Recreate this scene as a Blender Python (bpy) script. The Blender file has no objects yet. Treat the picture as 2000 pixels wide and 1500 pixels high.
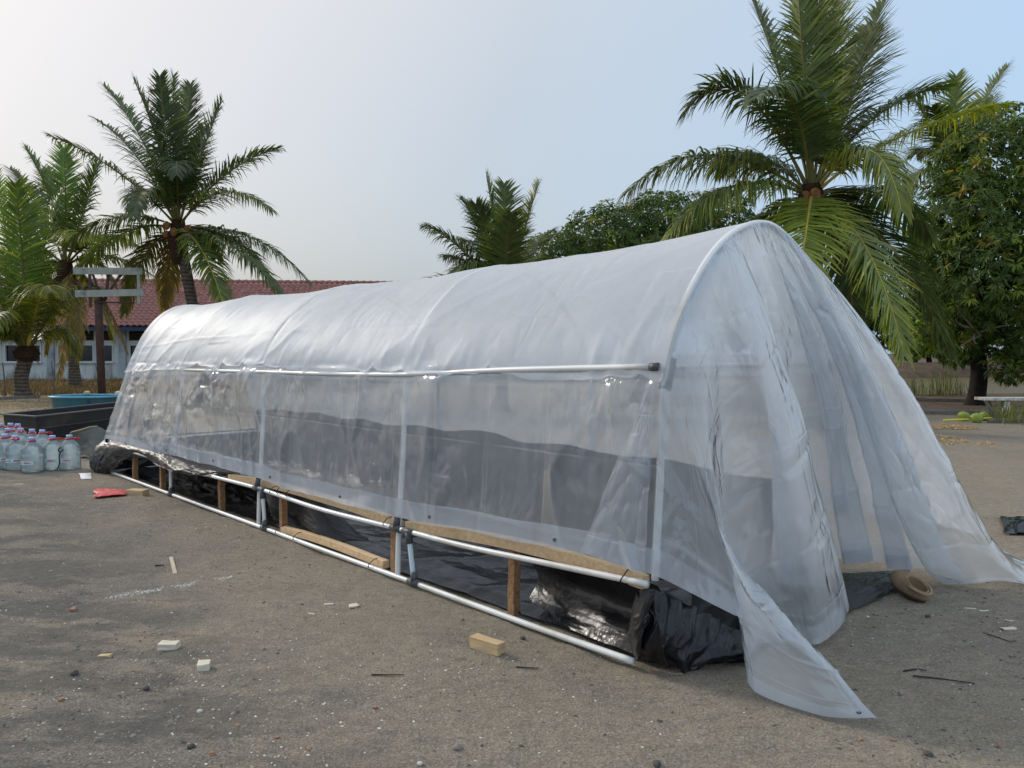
import bpy, math, random
import numpy as np
from mathutils import Vector, Matrix

random.seed(7)
RNG = np.random.default_rng(7)
scene = bpy.context.scene
COL = scene.collection
R = math.radians

# ------------------------------------------------------------------ camera
FPX, CX, CY, HOR, CAMH = 1502.0, 1000.0, 750.0, 690.0, 1.5
PITCH = math.atan((CY - HOR) / FPX)
cam_data = bpy.data.cameras.new('camera')
cam_data.sensor_width = 36.0
cam_data.lens = FPX / 2000.0 * 36.0
cam_data.clip_start = 0.05
cam_data.clip_end = 5000.0
cam = bpy.data.objects.new('camera', cam_data)
cam.location = (0, 0, CAMH)
cam.rotation_euler = (math.pi / 2 - PITCH, 0, 0)
COL.objects.link(cam)
scene.camera = cam

# ------------------------------------------------------------------ sky and sun
SUN_AZ, SUN_EL = -58.0, 30.0          # degrees left of the view axis, above the horizon
world = bpy.data.worlds.new('World')
scene.world = world
world.use_nodes = True
wt = world.node_tree
wt.nodes.clear()
w_out = wt.nodes.new('ShaderNodeOutputWorld')
w_bg = wt.nodes.new('ShaderNodeBackground')
w_sky = wt.nodes.new('ShaderNodeTexSky')
w_sky.sky_type = 'NISHITA'
w_sky.sun_disc = False
w_sky.sun_elevation = R(SUN_EL)
w_sky.sun_rotation = R(SUN_AZ)
w_sky.air_density = 1.0
w_sky.dust_density = 1.0
w_sky.ozone_density = 3.0
# thin high haze over the blue: thickest towards the sun and along the horizon, as haze scatters
def wm(op, a, b=0.0, c=0.0, clamp=False):
    nd = wt.nodes.new('ShaderNodeMath'); nd.operation = op; nd.use_clamp = clamp
    for i, v in enumerate((a, b, c)):
        if isinstance(v, (int, float)): nd.inputs[i].default_value = v
        else: wt.links.new(v, nd.inputs[i])
    return nd.outputs[0]
w_tc = wt.nodes.new('ShaderNodeTexCoord')
w_dot = wt.nodes.new('ShaderNodeVectorMath'); w_dot.operation = 'DOT_PRODUCT'
w_dot.inputs[1].default_value = (math.sin(R(SUN_AZ)) * math.cos(R(SUN_EL)), math.cos(R(SUN_AZ)) * math.cos(R(SUN_EL)), math.sin(R(SUN_EL)))
wt.links.new(w_tc.outputs['Generated'], w_dot.inputs[0])
w_sep = wt.nodes.new('ShaderNodeSeparateXYZ'); wt.links.new(w_tc.outputs['Generated'], w_sep.inputs[0])
w_g = wm('MULTIPLY_ADD', w_dot.outputs['Value'], 0.5, 0.5, True)                 # 1 at the sun, 0 opposite
w_low = wm('POWER', wm('SUBTRACT', 1.0, wm('ABSOLUTE', w_sep.outputs[2]), 0, True), 7.0)
w_cloud = wt.nodes.new('ShaderNodeTexNoise'); w_cloud.inputs['Scale'].default_value = 1.6; w_cloud.inputs['Detail'].default_value = 3.0
wt.links.new(w_tc.outputs['Generated'], w_cloud.inputs['Vector'])
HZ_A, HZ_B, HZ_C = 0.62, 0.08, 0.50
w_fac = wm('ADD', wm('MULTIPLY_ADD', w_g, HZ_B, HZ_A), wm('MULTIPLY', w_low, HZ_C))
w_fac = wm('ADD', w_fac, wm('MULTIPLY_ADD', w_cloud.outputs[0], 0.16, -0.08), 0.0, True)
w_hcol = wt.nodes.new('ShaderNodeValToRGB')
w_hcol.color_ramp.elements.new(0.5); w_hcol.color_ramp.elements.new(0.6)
for e, (p, c) in zip(w_hcol.color_ramp.elements, ((0.0, (1.0, 1.05, 1.10)), (0.58, (0.555, 0.735, 0.93)), (0.80, (0.62, 0.66, 0.68)), (0.98, (0.93, 0.83, 0.72)))):  # haze opposite the sun is brightened, added as fill from behind the camera
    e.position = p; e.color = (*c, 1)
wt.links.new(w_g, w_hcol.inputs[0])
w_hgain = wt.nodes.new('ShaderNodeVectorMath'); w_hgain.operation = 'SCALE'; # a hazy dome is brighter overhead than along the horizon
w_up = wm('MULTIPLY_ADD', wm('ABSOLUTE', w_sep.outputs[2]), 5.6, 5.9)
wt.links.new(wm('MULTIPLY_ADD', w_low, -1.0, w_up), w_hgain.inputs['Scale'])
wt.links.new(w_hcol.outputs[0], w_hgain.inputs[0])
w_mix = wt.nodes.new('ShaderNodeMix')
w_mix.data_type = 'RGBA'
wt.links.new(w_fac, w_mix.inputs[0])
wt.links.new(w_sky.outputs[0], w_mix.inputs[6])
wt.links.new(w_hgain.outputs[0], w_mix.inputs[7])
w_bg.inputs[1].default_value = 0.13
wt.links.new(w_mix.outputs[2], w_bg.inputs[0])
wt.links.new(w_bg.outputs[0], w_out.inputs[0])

sun_data = bpy.data.lights.new('sun', 'SUN')
sun_data.energy = 1.8
sun_data.angle = R(10.0)
sun_data.color = (1.0, 0.93, 0.82)
sun = bpy.data.objects.new('sun', sun_data)
sd = Vector((math.sin(R(SUN_AZ)) * math.cos(R(SUN_EL)), math.cos(R(SUN_AZ)) * math.cos(R(SUN_EL)), math.sin(R(SUN_EL))))
sun.rotation_euler = sd.to_track_quat('Z', 'Y').to_euler()
COL.objects.link(sun)

scene.render.engine = 'CYCLES'
scene.view_settings.view_transform = 'Standard'
scene.view_settings.look = 'None'
scene.view_settings.exposure = 0.15
scene.view_settings.gamma = 1.0
scene.view_settings.use_curve_mapping = False
scene.cycles.use_denoising = True
scene.cycles.max_bounces = 10
scene.cycles.diffuse_bounces = 4
scene.cycles.glossy_bounces = 4
scene.cycles.transmission_bounces = 6
scene.cycles.transparent_max_bounces = 24
scene.cycles.sample_clamp_indirect = 6.0
scene.cycles.caustics_reflective = False
scene.cycles.caustics_refractive = True

# ------------------------------------------------------------------ placing
def ray(px, py):
    x, y, z = (px - CX) / FPX, -(py - CY) / FPX, -1.0
    a = math.pi / 2 - PITCH
    return Vector((x, y * math.cos(a) - z * math.sin(a), y * math.sin(a) + z * math.cos(a)))
def P(px, py, Y):
    d = ray(px, py); k = Y / d.y
    return Vector((d.x * k, Y, CAMH + d.z * k))
def G(px, py, z=0.0):
    d = ray(px, py); k = (z - CAMH) / d.z
    return Vector((d.x * k, d.y * k, z))

# ------------------------------------------------------------------ noise
def _hash(ix, iy, seed):
    h = (ix.astype(np.int64) * 374761393 + iy.astype(np.int64) * 668265263 + seed * 1442695041) & 0x7fffffff
    h = ((h ^ (h >> 13)) * 1274126177) & 0x7fffffff
    return ((h ^ (h >> 16)) & 0xffff) / 65535.0
def vnoise(x, y, seed=0):
    ix, iy = np.floor(x), np.floor(y)
    fx, fy = x - ix, y - iy
    fx = fx * fx * fx * (fx * (fx * 6 - 15) + 10); fy = fy * fy * fy * (fy * (fy * 6 - 15) + 10)
    a = _hash(ix, iy, seed); b = _hash(ix + 1, iy, seed); c = _hash(ix, iy + 1, seed); d = _hash(ix + 1, iy + 1, seed)
    return (a * (1 - fx) + b * fx) * (1 - fy) + (c * (1 - fx) + d * fx) * fy
def fbm(x, y, seed=0, octv=4, gain=0.5):
    s = 0.0; amp = 1.0; tot = 0.0
    for o in range(octv):
        s = s + amp * vnoise(x * 2 ** o + 17.3 * o, y * 2 ** o - 9.1 * o, seed + o); tot += amp; amp *= gain
    return s / tot
def ridged(x, y, seed=0, octv=3):
    s = 0.0; amp = 1.0; tot = 0.0
    for o in range(octv):
        s = s + amp * (1 - np.abs(2 * vnoise(x * 2 ** o + 5.7 * o, y * 2 ** o + 3.3 * o, seed + o) - 1)); tot += amp; amp *= 0.5
    return s / tot
def facets(x, y, seed=0):
    """crumpled-film height: piecewise planes (max of jittered cells)"""
    ix, iy = np.floor(x), np.floor(y)
    best = np.full(np.shape(x), -9.0)
    for dx in (-1, 0, 1):
        for dy in (-1, 0, 1):
            cx, cy = ix + dx, iy + dy
            px = cx + _hash(cx, cy, seed); py = cy + _hash(cx, cy, seed + 1)
            gx = (_hash(cx, cy, seed + 2) - .5) * 1.6; gy = (_hash(cx, cy, seed + 3) - .5) * 1.6
            d2 = (x - px) ** 2 + (y - py) ** 2
            best = np.maximum(best, gx * (x - px) + gy * (y - py) - 0.9 * np.sqrt(d2) + 0.5)
    return best

# ------------------------------------------------------------------ mesh helpers
def link(o, parent=None):
    COL.objects.link(o)
    if parent is not None:
        o.parent = parent
        if parent.type == 'EMPTY' or True:
            o.matrix_parent_inverse = Matrix.Identity(4)
    return o
def tag(o, label=None, cat=None, group=None, kind=None):
    if label: o['label'] = label
    if cat: o['category'] = cat
    if group: o['group'] = group
    if kind: o['kind'] = kind
    return o
def empty(name, loc=(0, 0, 0), rz=0.0):
    o = bpy.data.objects.new(name, None)
    o.empty_display_size = 0.1
    o.location = loc; o.rotation_euler = (0, 0, rz)
    COL.objects.link(o)
    return o
def make_mesh(name, verts, faces, mat=None, smooth=False, col=None):
    me = bpy.data.meshes.new(name)
    if isinstance(faces, np.ndarray):
        verts = np.asarray(verts, dtype=np.float32)
        n = faces.shape[1]; nf = len(faces)
        me.vertices.add(len(verts)); me.vertices.foreach_set('co', verts.ravel())
        me.loops.add(nf * n); me.loops.foreach_set('vertex_index', faces.ravel().astype(np.int32))
        me.polygons.add(nf); me.polygons.foreach_set('loop_start', np.arange(0, nf * n, n, dtype=np.int32))
        me.update(calc_edges=True)
    else:
        me.from_pydata([tuple(v) for v in verts], [], faces)
    if smooth:
        me.polygons.foreach_set('use_smooth', np.ones(len(me.polygons), dtype=bool))
    if col is not None:
        at = me.color_attributes.new('tint', 'FLOAT_COLOR', 'POINT')
        c = np.ones((len(me.vertices), 4), dtype=np.float32); c[:, :3] = col
        at.data.foreach_set('color', c.ravel())
    if mat is not None: me.materials.append(mat)
    me.update()
    return me
def mobj(name, verts, faces, mat, parent=None, smooth=False, col=None, sheet=None):
    me = make_mesh(name, verts, faces, mat, smooth, col)
    if sheet is not None:
        at = me.attributes.new('sheet', 'FLOAT_VECTOR', 'POINT')
        c = np.zeros((len(me.vertices), 3), dtype=np.float32); c[:, 0] = np.ravel(sheet[0]); c[:, 1] = np.ravel(sheet[1])
        at.data.foreach_set('vector', c.ravel())
    return link(bpy.data.objects.new(name, me), parent)
class MB:
    """collects simple shapes, built as one mesh"""
    def __init__(s): s.v = []; s.f = []
    def add(s, vs, fs):
        b = len(s.v); s.v += [tuple(v) for v in vs]; s.f += [tuple(i + b for i in f) for f in fs]; return s
    def box(s, c, d, ax=None):
        hx, hy, hz = d[0] / 2, d[1] / 2, d[2] / 2
        X, Y, Z = ax if ax else (Vector((1, 0, 0)), Vector((0, 1, 0)), Vector((0, 0, 1)))
        c = Vector(c)
        vs = [c + X * (sx * hx) + Y * (sy * hy) + Z * (sz * hz) for sz in (-1, 1) for sy in (-1, 1) for sx in (-1, 1)]
        return s.add(vs, [(0, 2, 3, 1), (4, 5, 7, 6), (0, 1, 5, 4), (2, 6, 7, 3), (0, 4, 6, 2), (1, 3, 7, 5)])
    def tube(s, pts, r, n=10, caps=True):
        pts = [Vector(p) for p in pts]; m = len(pts)
        rr = r if isinstance(r, (list, tuple)) else [r] * m
        vs = []; up0 = None
        for i, p in enumerate(pts):
            t = (pts[min(i + 1, m - 1)] - pts[max(i - 1, 0)]).normalized()
            if up0 is None:
                up0 = Vector((0, 0, 1)) if abs(t.z) < 0.9 else Vector((1, 0, 0))
            a = (up0 - t * up0.dot(t))
            if a.length < 1e-5: a = Vector((1, 0, 0)) - t * t.x
            a.normalize(); up0 = a; b = t.cross(a)
            for k in range(n):
                th = 2 * math.pi * k / n
                vs.append(p + (a * math.cos(th) + b * math.sin(th)) * rr[i])
        fs = [(i * n + k, i * n + (k + 1) % n, (i + 1) * n + (k + 1) % n, (i + 1) * n + k) for i in range(m - 1) for k in range(n)]
        if caps:
            fs.append(tuple(range(n - 1, -1, -1))); fs.append(tuple((m - 1) * n + k for k in range(n)))
        return s.add(vs, fs)
    def loops(s, rings, close_bottom=True, close_top=True):
        n = len(rings[0]); vs = [p for r in rings for p in r]
        fs = [(i * n + k, i * n + (k + 1) % n, (i + 1) * n + (k + 1) % n, (i + 1) * n + k) for i in range(len(rings) - 1) for k in range(n)]
        if close_bottom: fs.append(tuple(range(n - 1, -1, -1)))
        if close_top: fs.append(tuple((len(rings) - 1) * n + k for k in range(n)))
        return s.add(vs, fs)
    def build(s, name, mat, parent=None, smooth=False, bevel=0.0):
        o = mobj(name, s.v, s.f, mat, parent, smooth)
        if bevel:
            m = o.modifiers.new('bevel', 'BEVEL'); m.width = bevel; m.segments = 2; m.limit_method = 'ANGLE'
        return o
    def mesh(s, name, mat, smooth=False): return make_mesh(name, s.v, s.f, mat, smooth)
def grid_faces(nu, nv):
    i = np.arange(nu - 1)[:, None] * nv + np.arange(nv - 1)[None, :]
    return np.stack([i, i + nv, i + nv + 1, i + 1], -1).reshape(-1, 4)
def catmull(pts, m):
    p = np.asarray(pts, dtype=float)
    k = np.linspace(0, len(p) - 1, m); i = np.minimum(k.astype(int), len(p) - 2); f = (k - i)[:, None]
    g = lambda j: p[np.clip(j, 0, len(p) - 1)]
    p0, p1, p2, p3 = g(i - 1), g(i), g(i + 1), g(i + 2)
    return 0.5 * (2 * p1 + (p2 - p0) * f + (2 * p0 - 5 * p1 + 4 * p2 - p3) * f ** 2 + (3 * p1 - p0 - 3 * p2 + p3) * f ** 3)
def smoothtube(mb, pts, r, m=24, n=10):
    c = catmull([tuple(p) for p in pts], m)
    return mb.tube([Vector(p) for p in c], r, n)
def normals_grid(V):
    du = np.gradient(V, axis=0); dv = np.gradient(V, axis=1)
    n = np.cross(du, dv); return n / (np.linalg.norm(n, axis=-1, keepdims=True) + 1e-9)

# ------------------------------------------------------------------ material helpers
class NT:
    def __init__(s, name):
        s.m = bpy.data.materials.new(name); s.m.use_nodes = True
        s.t = s.m.node_tree; s.t.nodes.clear()
        s.out = s.n('ShaderNodeOutputMaterial')
    def n(s, typ, **kw):
        nd = s.t.nodes.new(typ)
        for k, v in kw.items():
            if k.startswith('_'): setattr(nd, k[1:], v)
            else: nd.inputs[k.replace('__', ' ')].default_value = v
        return nd
    def l(s, a, b): s.t.links.new(a, b)
    def coord(s, kind='Object', scale=(1, 1, 1), rot=(0, 0, 0)):
        tc = s.n('ShaderNodeTexCoord'); mp = s.n('ShaderNodeMapping')
        mp.inputs['Scale'].default_value = scale; mp.inputs['Rotation'].default_value = rot
        s.l(tc.outputs[kind], mp.inputs['Vector']); return mp.outputs[0]
    def noise(s, vec, scale, detail=4, rough=0.55):
        nd = s.n('ShaderNodeTexNoise'); nd.inputs['Scale'].default_value = scale
        nd.inputs['Detail'].default_value = detail; nd.inputs['Roughness'].default_value = rough
        if vec is not None: s.l(vec, nd.inputs['Vector'])
        return nd.outputs[0]
    def ramp(s, fac, stops, interp='LINEAR'):
        nd = s.n('ShaderNodeValToRGB'); cr = nd.color_ramp; cr.interpolation = interp
        while len(cr.elements) < len(stops): cr.elements.new(0.5)
        for e, (p, c) in zip(cr.elements, stops):
            e.position = p; e.color = (c[0], c[1], c[2], 1) if not isinstance(c, (int, float)) else (c, c, c, 1)
        s.l(fac, nd.inputs[0]); return nd.outputs[0]
    def mix(s, fac, a, b, blend='MIX'):
        nd = s.n('ShaderNodeMix'); nd.data_type = 'RGBA'; nd.blend_type = blend
        for inp, v in ((0, fac), (6, a), (7, b)):
            if isinstance(v, (int, float)): nd.inputs[inp].default_value = v if inp == 0 else (v, v, v, 1)
            elif isinstance(v, tuple): nd.inputs[inp].default_value = (*v[:3], 1)
            else: s.l(v, nd.inputs[inp])
        return nd.outputs[2]
    def math(s, op, a, b=0.0, clamp=False):
        nd = s.n('ShaderNodeMath'); nd.operation = op; nd.use_clamp = clamp
        for i, v in ((0, a), (1, b)):
            if isinstance(v, (int, float)): nd.inputs[i].default_value = v
            else: s.l(v, nd.inputs[i])
        return nd.outputs[0]
    def bump(s, h, strength=0.3, dist=0.02, normal=None):
        nd = s.n('ShaderNodeBump'); nd.inputs['Strength'].default_value = strength; nd.inputs['Distance'].default_value = dist
        s.l(h, nd.inputs['Height'])
        if normal is not None: s.l(normal, nd.inputs['Normal'])
        return nd.outputs[0]
    def pbsdf(s, col, rough=0.6, normal=None, spec=0.5, metal=0.0, **kw):
        b = s.n('ShaderNodeBsdfPrincipled')
        for key, v in (('Base Color', col), ('Roughness', rough), ('Specular IOR Level', spec), ('Metallic', metal)):
            if isinstance(v, (int, float)): b.inputs[key].default_value = v
            elif isinstance(v, tuple): b.inputs[key].default_value = (*v[:3], 1)
            else: s.l(v, b.inputs[key])
        for k, v in kw.items(): b.inputs[k.replace('__', ' ')].default_value = v
        if normal is not None: s.l(normal, b.inputs['Normal'])
        return b.outputs[0]
    def mixs(s, fac, a, b):
        nd = s.n('ShaderNodeMixShader')
        if isinstance(fac, (int, float)): nd.inputs[0].default_value = fac
        else: s.l(fac, nd.inputs[0])
        s.l(a, nd.inputs[1]); s.l(b, nd.inputs[2]); return nd.outputs[0]
    def done(s, sh): s.l(sh, s.out.inputs[0]); return s.m

def simple_mat(name, col, rough=0.6, var=0.25, scale=6.0, bump=0.15, bscale=40.0, spec=0.4, dirt=None, metal=0.0):
    t = NT(name); v = t.coord('Object')
    f = t.noise(v, scale, 5)
    c = t.ramp(f, [(0.25, tuple(x * (1 - var) for x in col)), (0.75, tuple(min(1, x * (1 + var)) for x in col))])
    if dirt:
        d = t.ramp(t.noise(v, scale * 0.6, 6, 0.65), [(0.5, 0.0), (0.68, 1.0)])
        c = t.mix(d, c, dirt)
    nb = t.bump(t.noise(v, bscale, 4), bump, 0.01)
    return t.done(t.pbsdf(c, rough, nb, spec, metal))
def wood_mat(name, ca, cb, rot, rough=0.75):
    t = NT(name); v = t.coord('Object', (3, 45, 45), rot)
    g = t.noise(v, 1.0, 5, 0.6); v2 = t.coord('Object', (2, 6, 6), rot); g2 = t.noise(v2, 1.3, 3)
    c = t.ramp(g, [(0.3, ca), (0.72, cb)])
    c = t.mix(t.ramp(g2, [(0.5, 0.0), (0.8, 0.4)]), c, tuple(x * 0.6 for x in ca))
    return t.done(t.pbsdf(c, rough, t.bump(g, 0.35, 0.004), 0.25))
AX_ANG = math.atan2(0.727, -0.687)        # heading of the tunnel's long axis
M = {}
def build_materials():
    # --- ground: compacted grey-brown volcanic soil, dark gravel drifts, pale shell specks
    t = NT('soil'); v = t.coord('Object')
    big = t.noise(v, 0.42, 5, 0.6); mid = t.noise(v, 1.7, 6, 0.62); fine = t.noise(t.coord('Object', (0.75, 1.35, 1)), 14.0, 6, 0.7); grit = t.noise(v, 95.0, 3, 0.7)
    base = t.ramp(mid, [(0.28, (0.285, 0.238, 0.176)), (0.5, (0.38, 0.318, 0.236)), (0.75, (0.45, 0.378, 0.276))])
    warm = t.ramp(t.noise(v, 0.9, 4), [(0.52, 0.0), (0.72, 0.55)])
    base = t.mix(warm, base, (0.44, 0.325, 0.22))
    sx = t.n('ShaderNodeSeparateXYZ'); tc = t.n('ShaderNodeTexCoord'); t.l(tc.outputs['Object'], sx.inputs[0])
    # the bottom-left of the yard and the far-right track are darker cinder gravel
    left = t.math('MULTIPLY_ADD', sx.outputs[0], -0.20); t.t.nodes[-1].inputs[2].default_value = -0.06
    near = t.math('MULTIPLY_ADD', sx.outputs[1], -0.16); t.t.nodes[-1].inputs[2].default_value = 0.62
    zone = t.math('ADD', left, near)
    cind = t.math('ADD', t.math('MULTIPLY', zone, 0.5), t.math('ADD', big, t.math('MULTIPLY', mid, 0.5)))
    cm = t.ramp(cind, [(0.80, 0.0), (0.96, 0.85)])
    base = t.mix(cm, base, t.ramp(fine, [(0.3, (0.085, 0.082, 0.08)), (0.7, (0.21, 0.20, 0.19))]))
    base = t.mix(t.ramp(fine, [(0.40, 0.5), (0.56, 0.0)]), base, (0.15, 0.132, 0.115))
    base = t.mix(0.46, base, t.ramp(grit, [(0.34, (0.12, 0.105, 0.088)), (0.52, (0.32, 0.275, 0.215)), (0.72, (0.72, 0.64, 0.53))]))
    crust = t.math('MULTIPLY', t.ramp(t.noise(t.coord('Object', (0.75, 1.7, 1)), 1.5, 10, 0.72), [(0.455, 0.0), (0.53, 1.0)]), t.ramp(zone, [(0.14, 0.0), (0.34, 0.68)]))
    base = t.mix(crust, base, t.ramp(fine, [(0.3, (0.095, 0.089, 0.083)), (0.7, (0.150, 0.141, 0.130))]))
    # dry pale straw-coloured earth far back
    far = t.ramp(t.math('MULTIPLY', sx.outputs[1], 0.02), [(0.30, 0.0), (0.42, 0.65)])
    base = t.mix(far, base, t.ramp(mid, [(0.3, (0.20, 0.165, 0.115)), (0.7, (0.36, 0.30, 0.20))]))
    mr = t.math('MULTIPLY_ADD', sx.outputs[0], 0.5, True); t.t.nodes[-1].inputs[2].default_value = -2.0
    mf = t.math('MULTIPLY_ADD', sx.outputs[1], 0.25, True); t.t.nodes[-1].inputs[2].default_value = -4.6
    mud = t.math('MULTIPLY', mr, mf)
    base = t.mix(mud, base, t.ramp(mid, [(0.3, (0.070, 0.050, 0.034)), (0.7, (0.155, 0.108, 0.072))]))
    vo = t.n('ShaderNodeTexVoronoi'); vo.inputs['Scale'].default_value = 26.0; t.l(v, vo.inputs['Vector'])
    speck = t.math('LESS_THAN', vo.outputs['Distance'], t.math('MULTIPLY', t.ramp(t.noise(v, 2.3, 3), [(0.4, 0.0), (0.7, 0.16)]), 1.0))
    sel = t.math('GREATER_THAN', t.noise(v, 31.0, 1), 0.55)
    base = t.mix(t.math('MULTIPLY', speck, sel), base, (0.62, 0.59, 0.53))
    # spilled lime / sawdust streak
    h = t.math('ADD', t.math('MULTIPLY', fine, 0.6), t.math('MULTIPLY', grit, 0.4))
    nb = t.bump(h, 1.0, 0.05)
    nb = t.bump(vo.outputs['Distance'], 0.25, 0.01, nb)
    M['soil'] = t.done(t.pbsdf(base, 0.93, nb, 0.18))

    # --- polythene film: thin milky layer, more opaque at glancing angles, glossy
    def film(name, alpha, tint, rough=0.16, gl=1.0, FWD=.4, frough=.42, bs=1.0, lw=.3):
        t = NT(name); v = t.coord('Object')
        geo = t.n('ShaderNodeNewGeometry')
        dp = t.n('ShaderNodeVectorMath'); dp.operation = 'DOT_PRODUCT'
        t.l(geo.outputs['Normal'], dp.inputs[0]); t.l(geo.outputs['Incoming'], dp.inputs[1])
        cs = t.math('MAXIMUM', t.math('ABSOLUTE', dp.outputs['Value']), 0.10)
        clear = t.math('POWER', 1.0 - alpha, t.math('DIVIDE', 1.0, cs))
        opac = t.math('SUBTRACT', 1.0, clear)
        haze = t.math('MULTIPLY_ADD', t.noise(v, 1.6, 5, 0.6), 0.5); t.t.nodes[-1].inputs[2].default_value = 0.75
        # crease whitening along the packing folds
        opac = t.math('MULTIPLY', opac, haze, True)
        at = t.n('ShaderNodeAttribute'); at.attribute_name = 'sheet'; sv = at.outputs['Vector']
        wn = t.n('ShaderNodeTexNoise'); wn.inputs['Scale'].default_value = 2.0; wn.inputs['Detail'].default_value = 2.0; t.l(sv, wn.inputs['Vector'])
        wv = t.n('ShaderNodeVectorMath'); wv.operation = 'MULTIPLY_ADD'; t.l(wn.outputs['Color'], wv.inputs[0]); wv.inputs[1].default_value = (.22, .22, 0); t.l(sv, wv.inputs[2])
        def vor(sc):
            n_ = t.n('ShaderNodeTexVoronoi'); n_.voronoi_dimensions = '2D'; n_.distance = 'MANHATTAN'; n_.inputs['Scale'].default_value = sc
            mp_ = t.n('ShaderNodeMapping'); mp_.inputs['Scale'].default_value = (1.35, 0.62, 1); mp_.inputs['Rotation'].default_value = (0, 0, sc * 0.37)
            t.l(wv.outputs[0], mp_.inputs['Vector']); t.l(mp_.outputs[0], n_.inputs['Vector']); return n_.outputs['Distance']
        msk = t.ramp(t.noise(sv, 1.3, 3, 0.6), [(0.46, 0.04), (0.66, 1.0)])
        hh = t.math('MULTIPLY', vor(1.7), 0.016 * bs)
        hh = t.math('ADD', hh, t.math('MULTIPLY', t.math('MULTIPLY', vor(5.2), msk), 0.016 * bs))
        hh = t.math('ADD', hh, t.math('MULTIPLY', t.math('MULTIPLY', vor(15.0), msk), 0.0075 * bs))
        sp = t.n('ShaderNodeSeparateXYZ'); t.l(wv.outputs[0], sp.inputs[0])
        sp0 = t.n('ShaderNodeSeparateXYZ'); t.l(sv, sp0.inputs[0])
        def crease(c, period, off):
            f_ = t.math('FRACT', t.math('MULTIPLY_ADD', c, 1.0 / period)); t.t.nodes[-2].inputs[2].default_value = off
            d_ = t.math('MULTIPLY', t.math('ABSOLUTE', t.math('SUBTRACT', f_, 0.5)), period)
            return t.math('MULTIPLY_ADD', d_, -1.0 / 0.011, True), f_
        tw = t.math('ADD', t.math('MULTIPLY', sp.outputs[0], 0.15), t.math('MULTIPLY', sp0.outputs[0], 0.85))
        ln, _f = crease(tw, 0.47, 0.31); ln.node.inputs[2].default_value = 1.0
        cB, _g = crease(sp0.outputs[1], 0.71, 0.12); cB.node.inputs[2].default_value = 1.0
        lines = t.math('ADD', ln, t.math('MULTIPLY', cB, 0.6))
        lmask = t.ramp(t.noise(sv, 2.1, 2), [(0.40, 0.15), (0.60, 1.0)])
        lines = t.math('MULTIPLY', lines, lmask)
        hh = t.math('ADD', hh, t.math('MULTIPLY', lines, 0.0045 * min(1.0, bs * bs)))
        nb = t.bump(hh, 1.0, 1.0)
        opac = t.math('ADD', opac, t.math('MULTIPLY', lines, lw), True)
        dirt = t.ramp(t.noise(sv, 0.9, 6, 0.7), [(0.52, 0.0), (0.75, 0.10)])
        opac = t.math('ADD', opac, dirt, True)
        df = t.n('ShaderNodeBsdfDiffuse'); df.inputs[0].default_value = (*tint, 1); t.l(nb, df.inputs['Normal'])
        tl = t.n('ShaderNodeBsdfTranslucent'); tl.inputs[0].default_value = (*tint, 1); t.l(nb, tl.inputs['Normal'])
        tr = t.n('ShaderNodeBsdfTransparent'); tr.inputs[0].default_value = (0.96, 0.97, 0.98, 1)
        rf = t.n('ShaderNodeBsdfRefraction'); rf.inputs['IOR'].default_value = 1.002; rf.inputs['Roughness'].default_value = frough
        rf.inputs['Color'].default_value = (0.93, 0.95, 0.98, 1); t.l(nb, rf.inputs['Normal'])
        sc = t.mixs(0.60, df.outputs[0], tl.outputs[0])
        sc = t.mixs(FWD, sc, rf.outputs[0])              # most of the milkiness is forward scattering
        body = t.mixs(opac, tr.outputs[0], sc)
        gs = t.n('ShaderNodeBsdfGlossy'); gs.inputs['Roughness'].default_value = rough; t.l(nb, gs.inputs['Normal'])
        dq = t.n('ShaderNodeVectorMath'); dq.operation = 'DOT_PRODUCT'      # Schlick reflectance, same from either side
        t.l(nb, dq.inputs[0]); t.l(geo.outputs['Incoming'], dq.inputs[1])
        c1 = t.math('SUBTRACT', 1.0, t.math('ABSOLUTE', dq.outputs['Value']), True)
        fr = t.math('MULTIPLY_ADD', t.math('POWER', c1, 5.0), 0.93); t.t.nodes[-1].inputs[2].default_value = 0.06
        return t.done(t.mixs(t.math('MULTIPLY', fr, gl, True), body, gs.outputs[0]))
    M['film'] = film('clear_polythene', 0.62, (0.92, 0.95, 1.0), 0.15, 1.15, .58, .42, .85, .30)
    M['film_roof'] = film('layered_polythene', 0.50, (0.95, 0.97, 1.0), 0.5, 0.40, .30, .40, .36, .08)
    M['film_drape'] = film('draped_polythene', 0.60, (0.93, 0.965, 1.0), 0.11, 1.3, .28, .32, 1.45, .28)
    M['hem'] = film('polythene_hem', 0.55, (0.90, 0.94, 1.0), 0.22)
    # --- black liner
    def liner(name, col, rough, dusty):
        t = NT(name); v = t.coord('Object')
        hgt = t.math('ADD', t.noise(v, 7.0, 4, 0.5), t.math('MULTIPLY', t.noise(v, 28.0, 3), 0.25))
        dust = t.ramp(t.noise(v, 3.0, 5, 0.65), [(0.45, 0.0), (0.75, dusty)])
        c = t.mix(dust, col, (0.10, 0.09, 0.075))
        rg = t.math('MULTIPLY_ADD', t.noise(v, 4.0, 3), 0.25); t.t.nodes[-1].inputs[2].default_value = rough - 0.1
        return t.done(t.pbsdf(c, rg, t.bump(hgt, 0.3, 0.02), 0.5))
    M['liner'] = liner('black_polythene', (0.006, 0.0065, 0.009), 0.22, .04)
    M['liner_grey'] = liner('grey_side_of_liner', (0.013, 0.013, 0.014), 0.40, .16)
    # --- pipes
    M['pvc'] = simple_mat('white_pvc', (0.76, 0.77, 0.76), 0.32, 0.06, 2.0, 0.03, 30, 0.5, dirt=(0.48, 0.45, 0.39))
    M['pvc_blue'] = simple_mat('pale_blue_pvc', (0.60, 0.74, 0.80), 0.32, 0.06, 2.0, 0.03, 30, 0.5)
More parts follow.
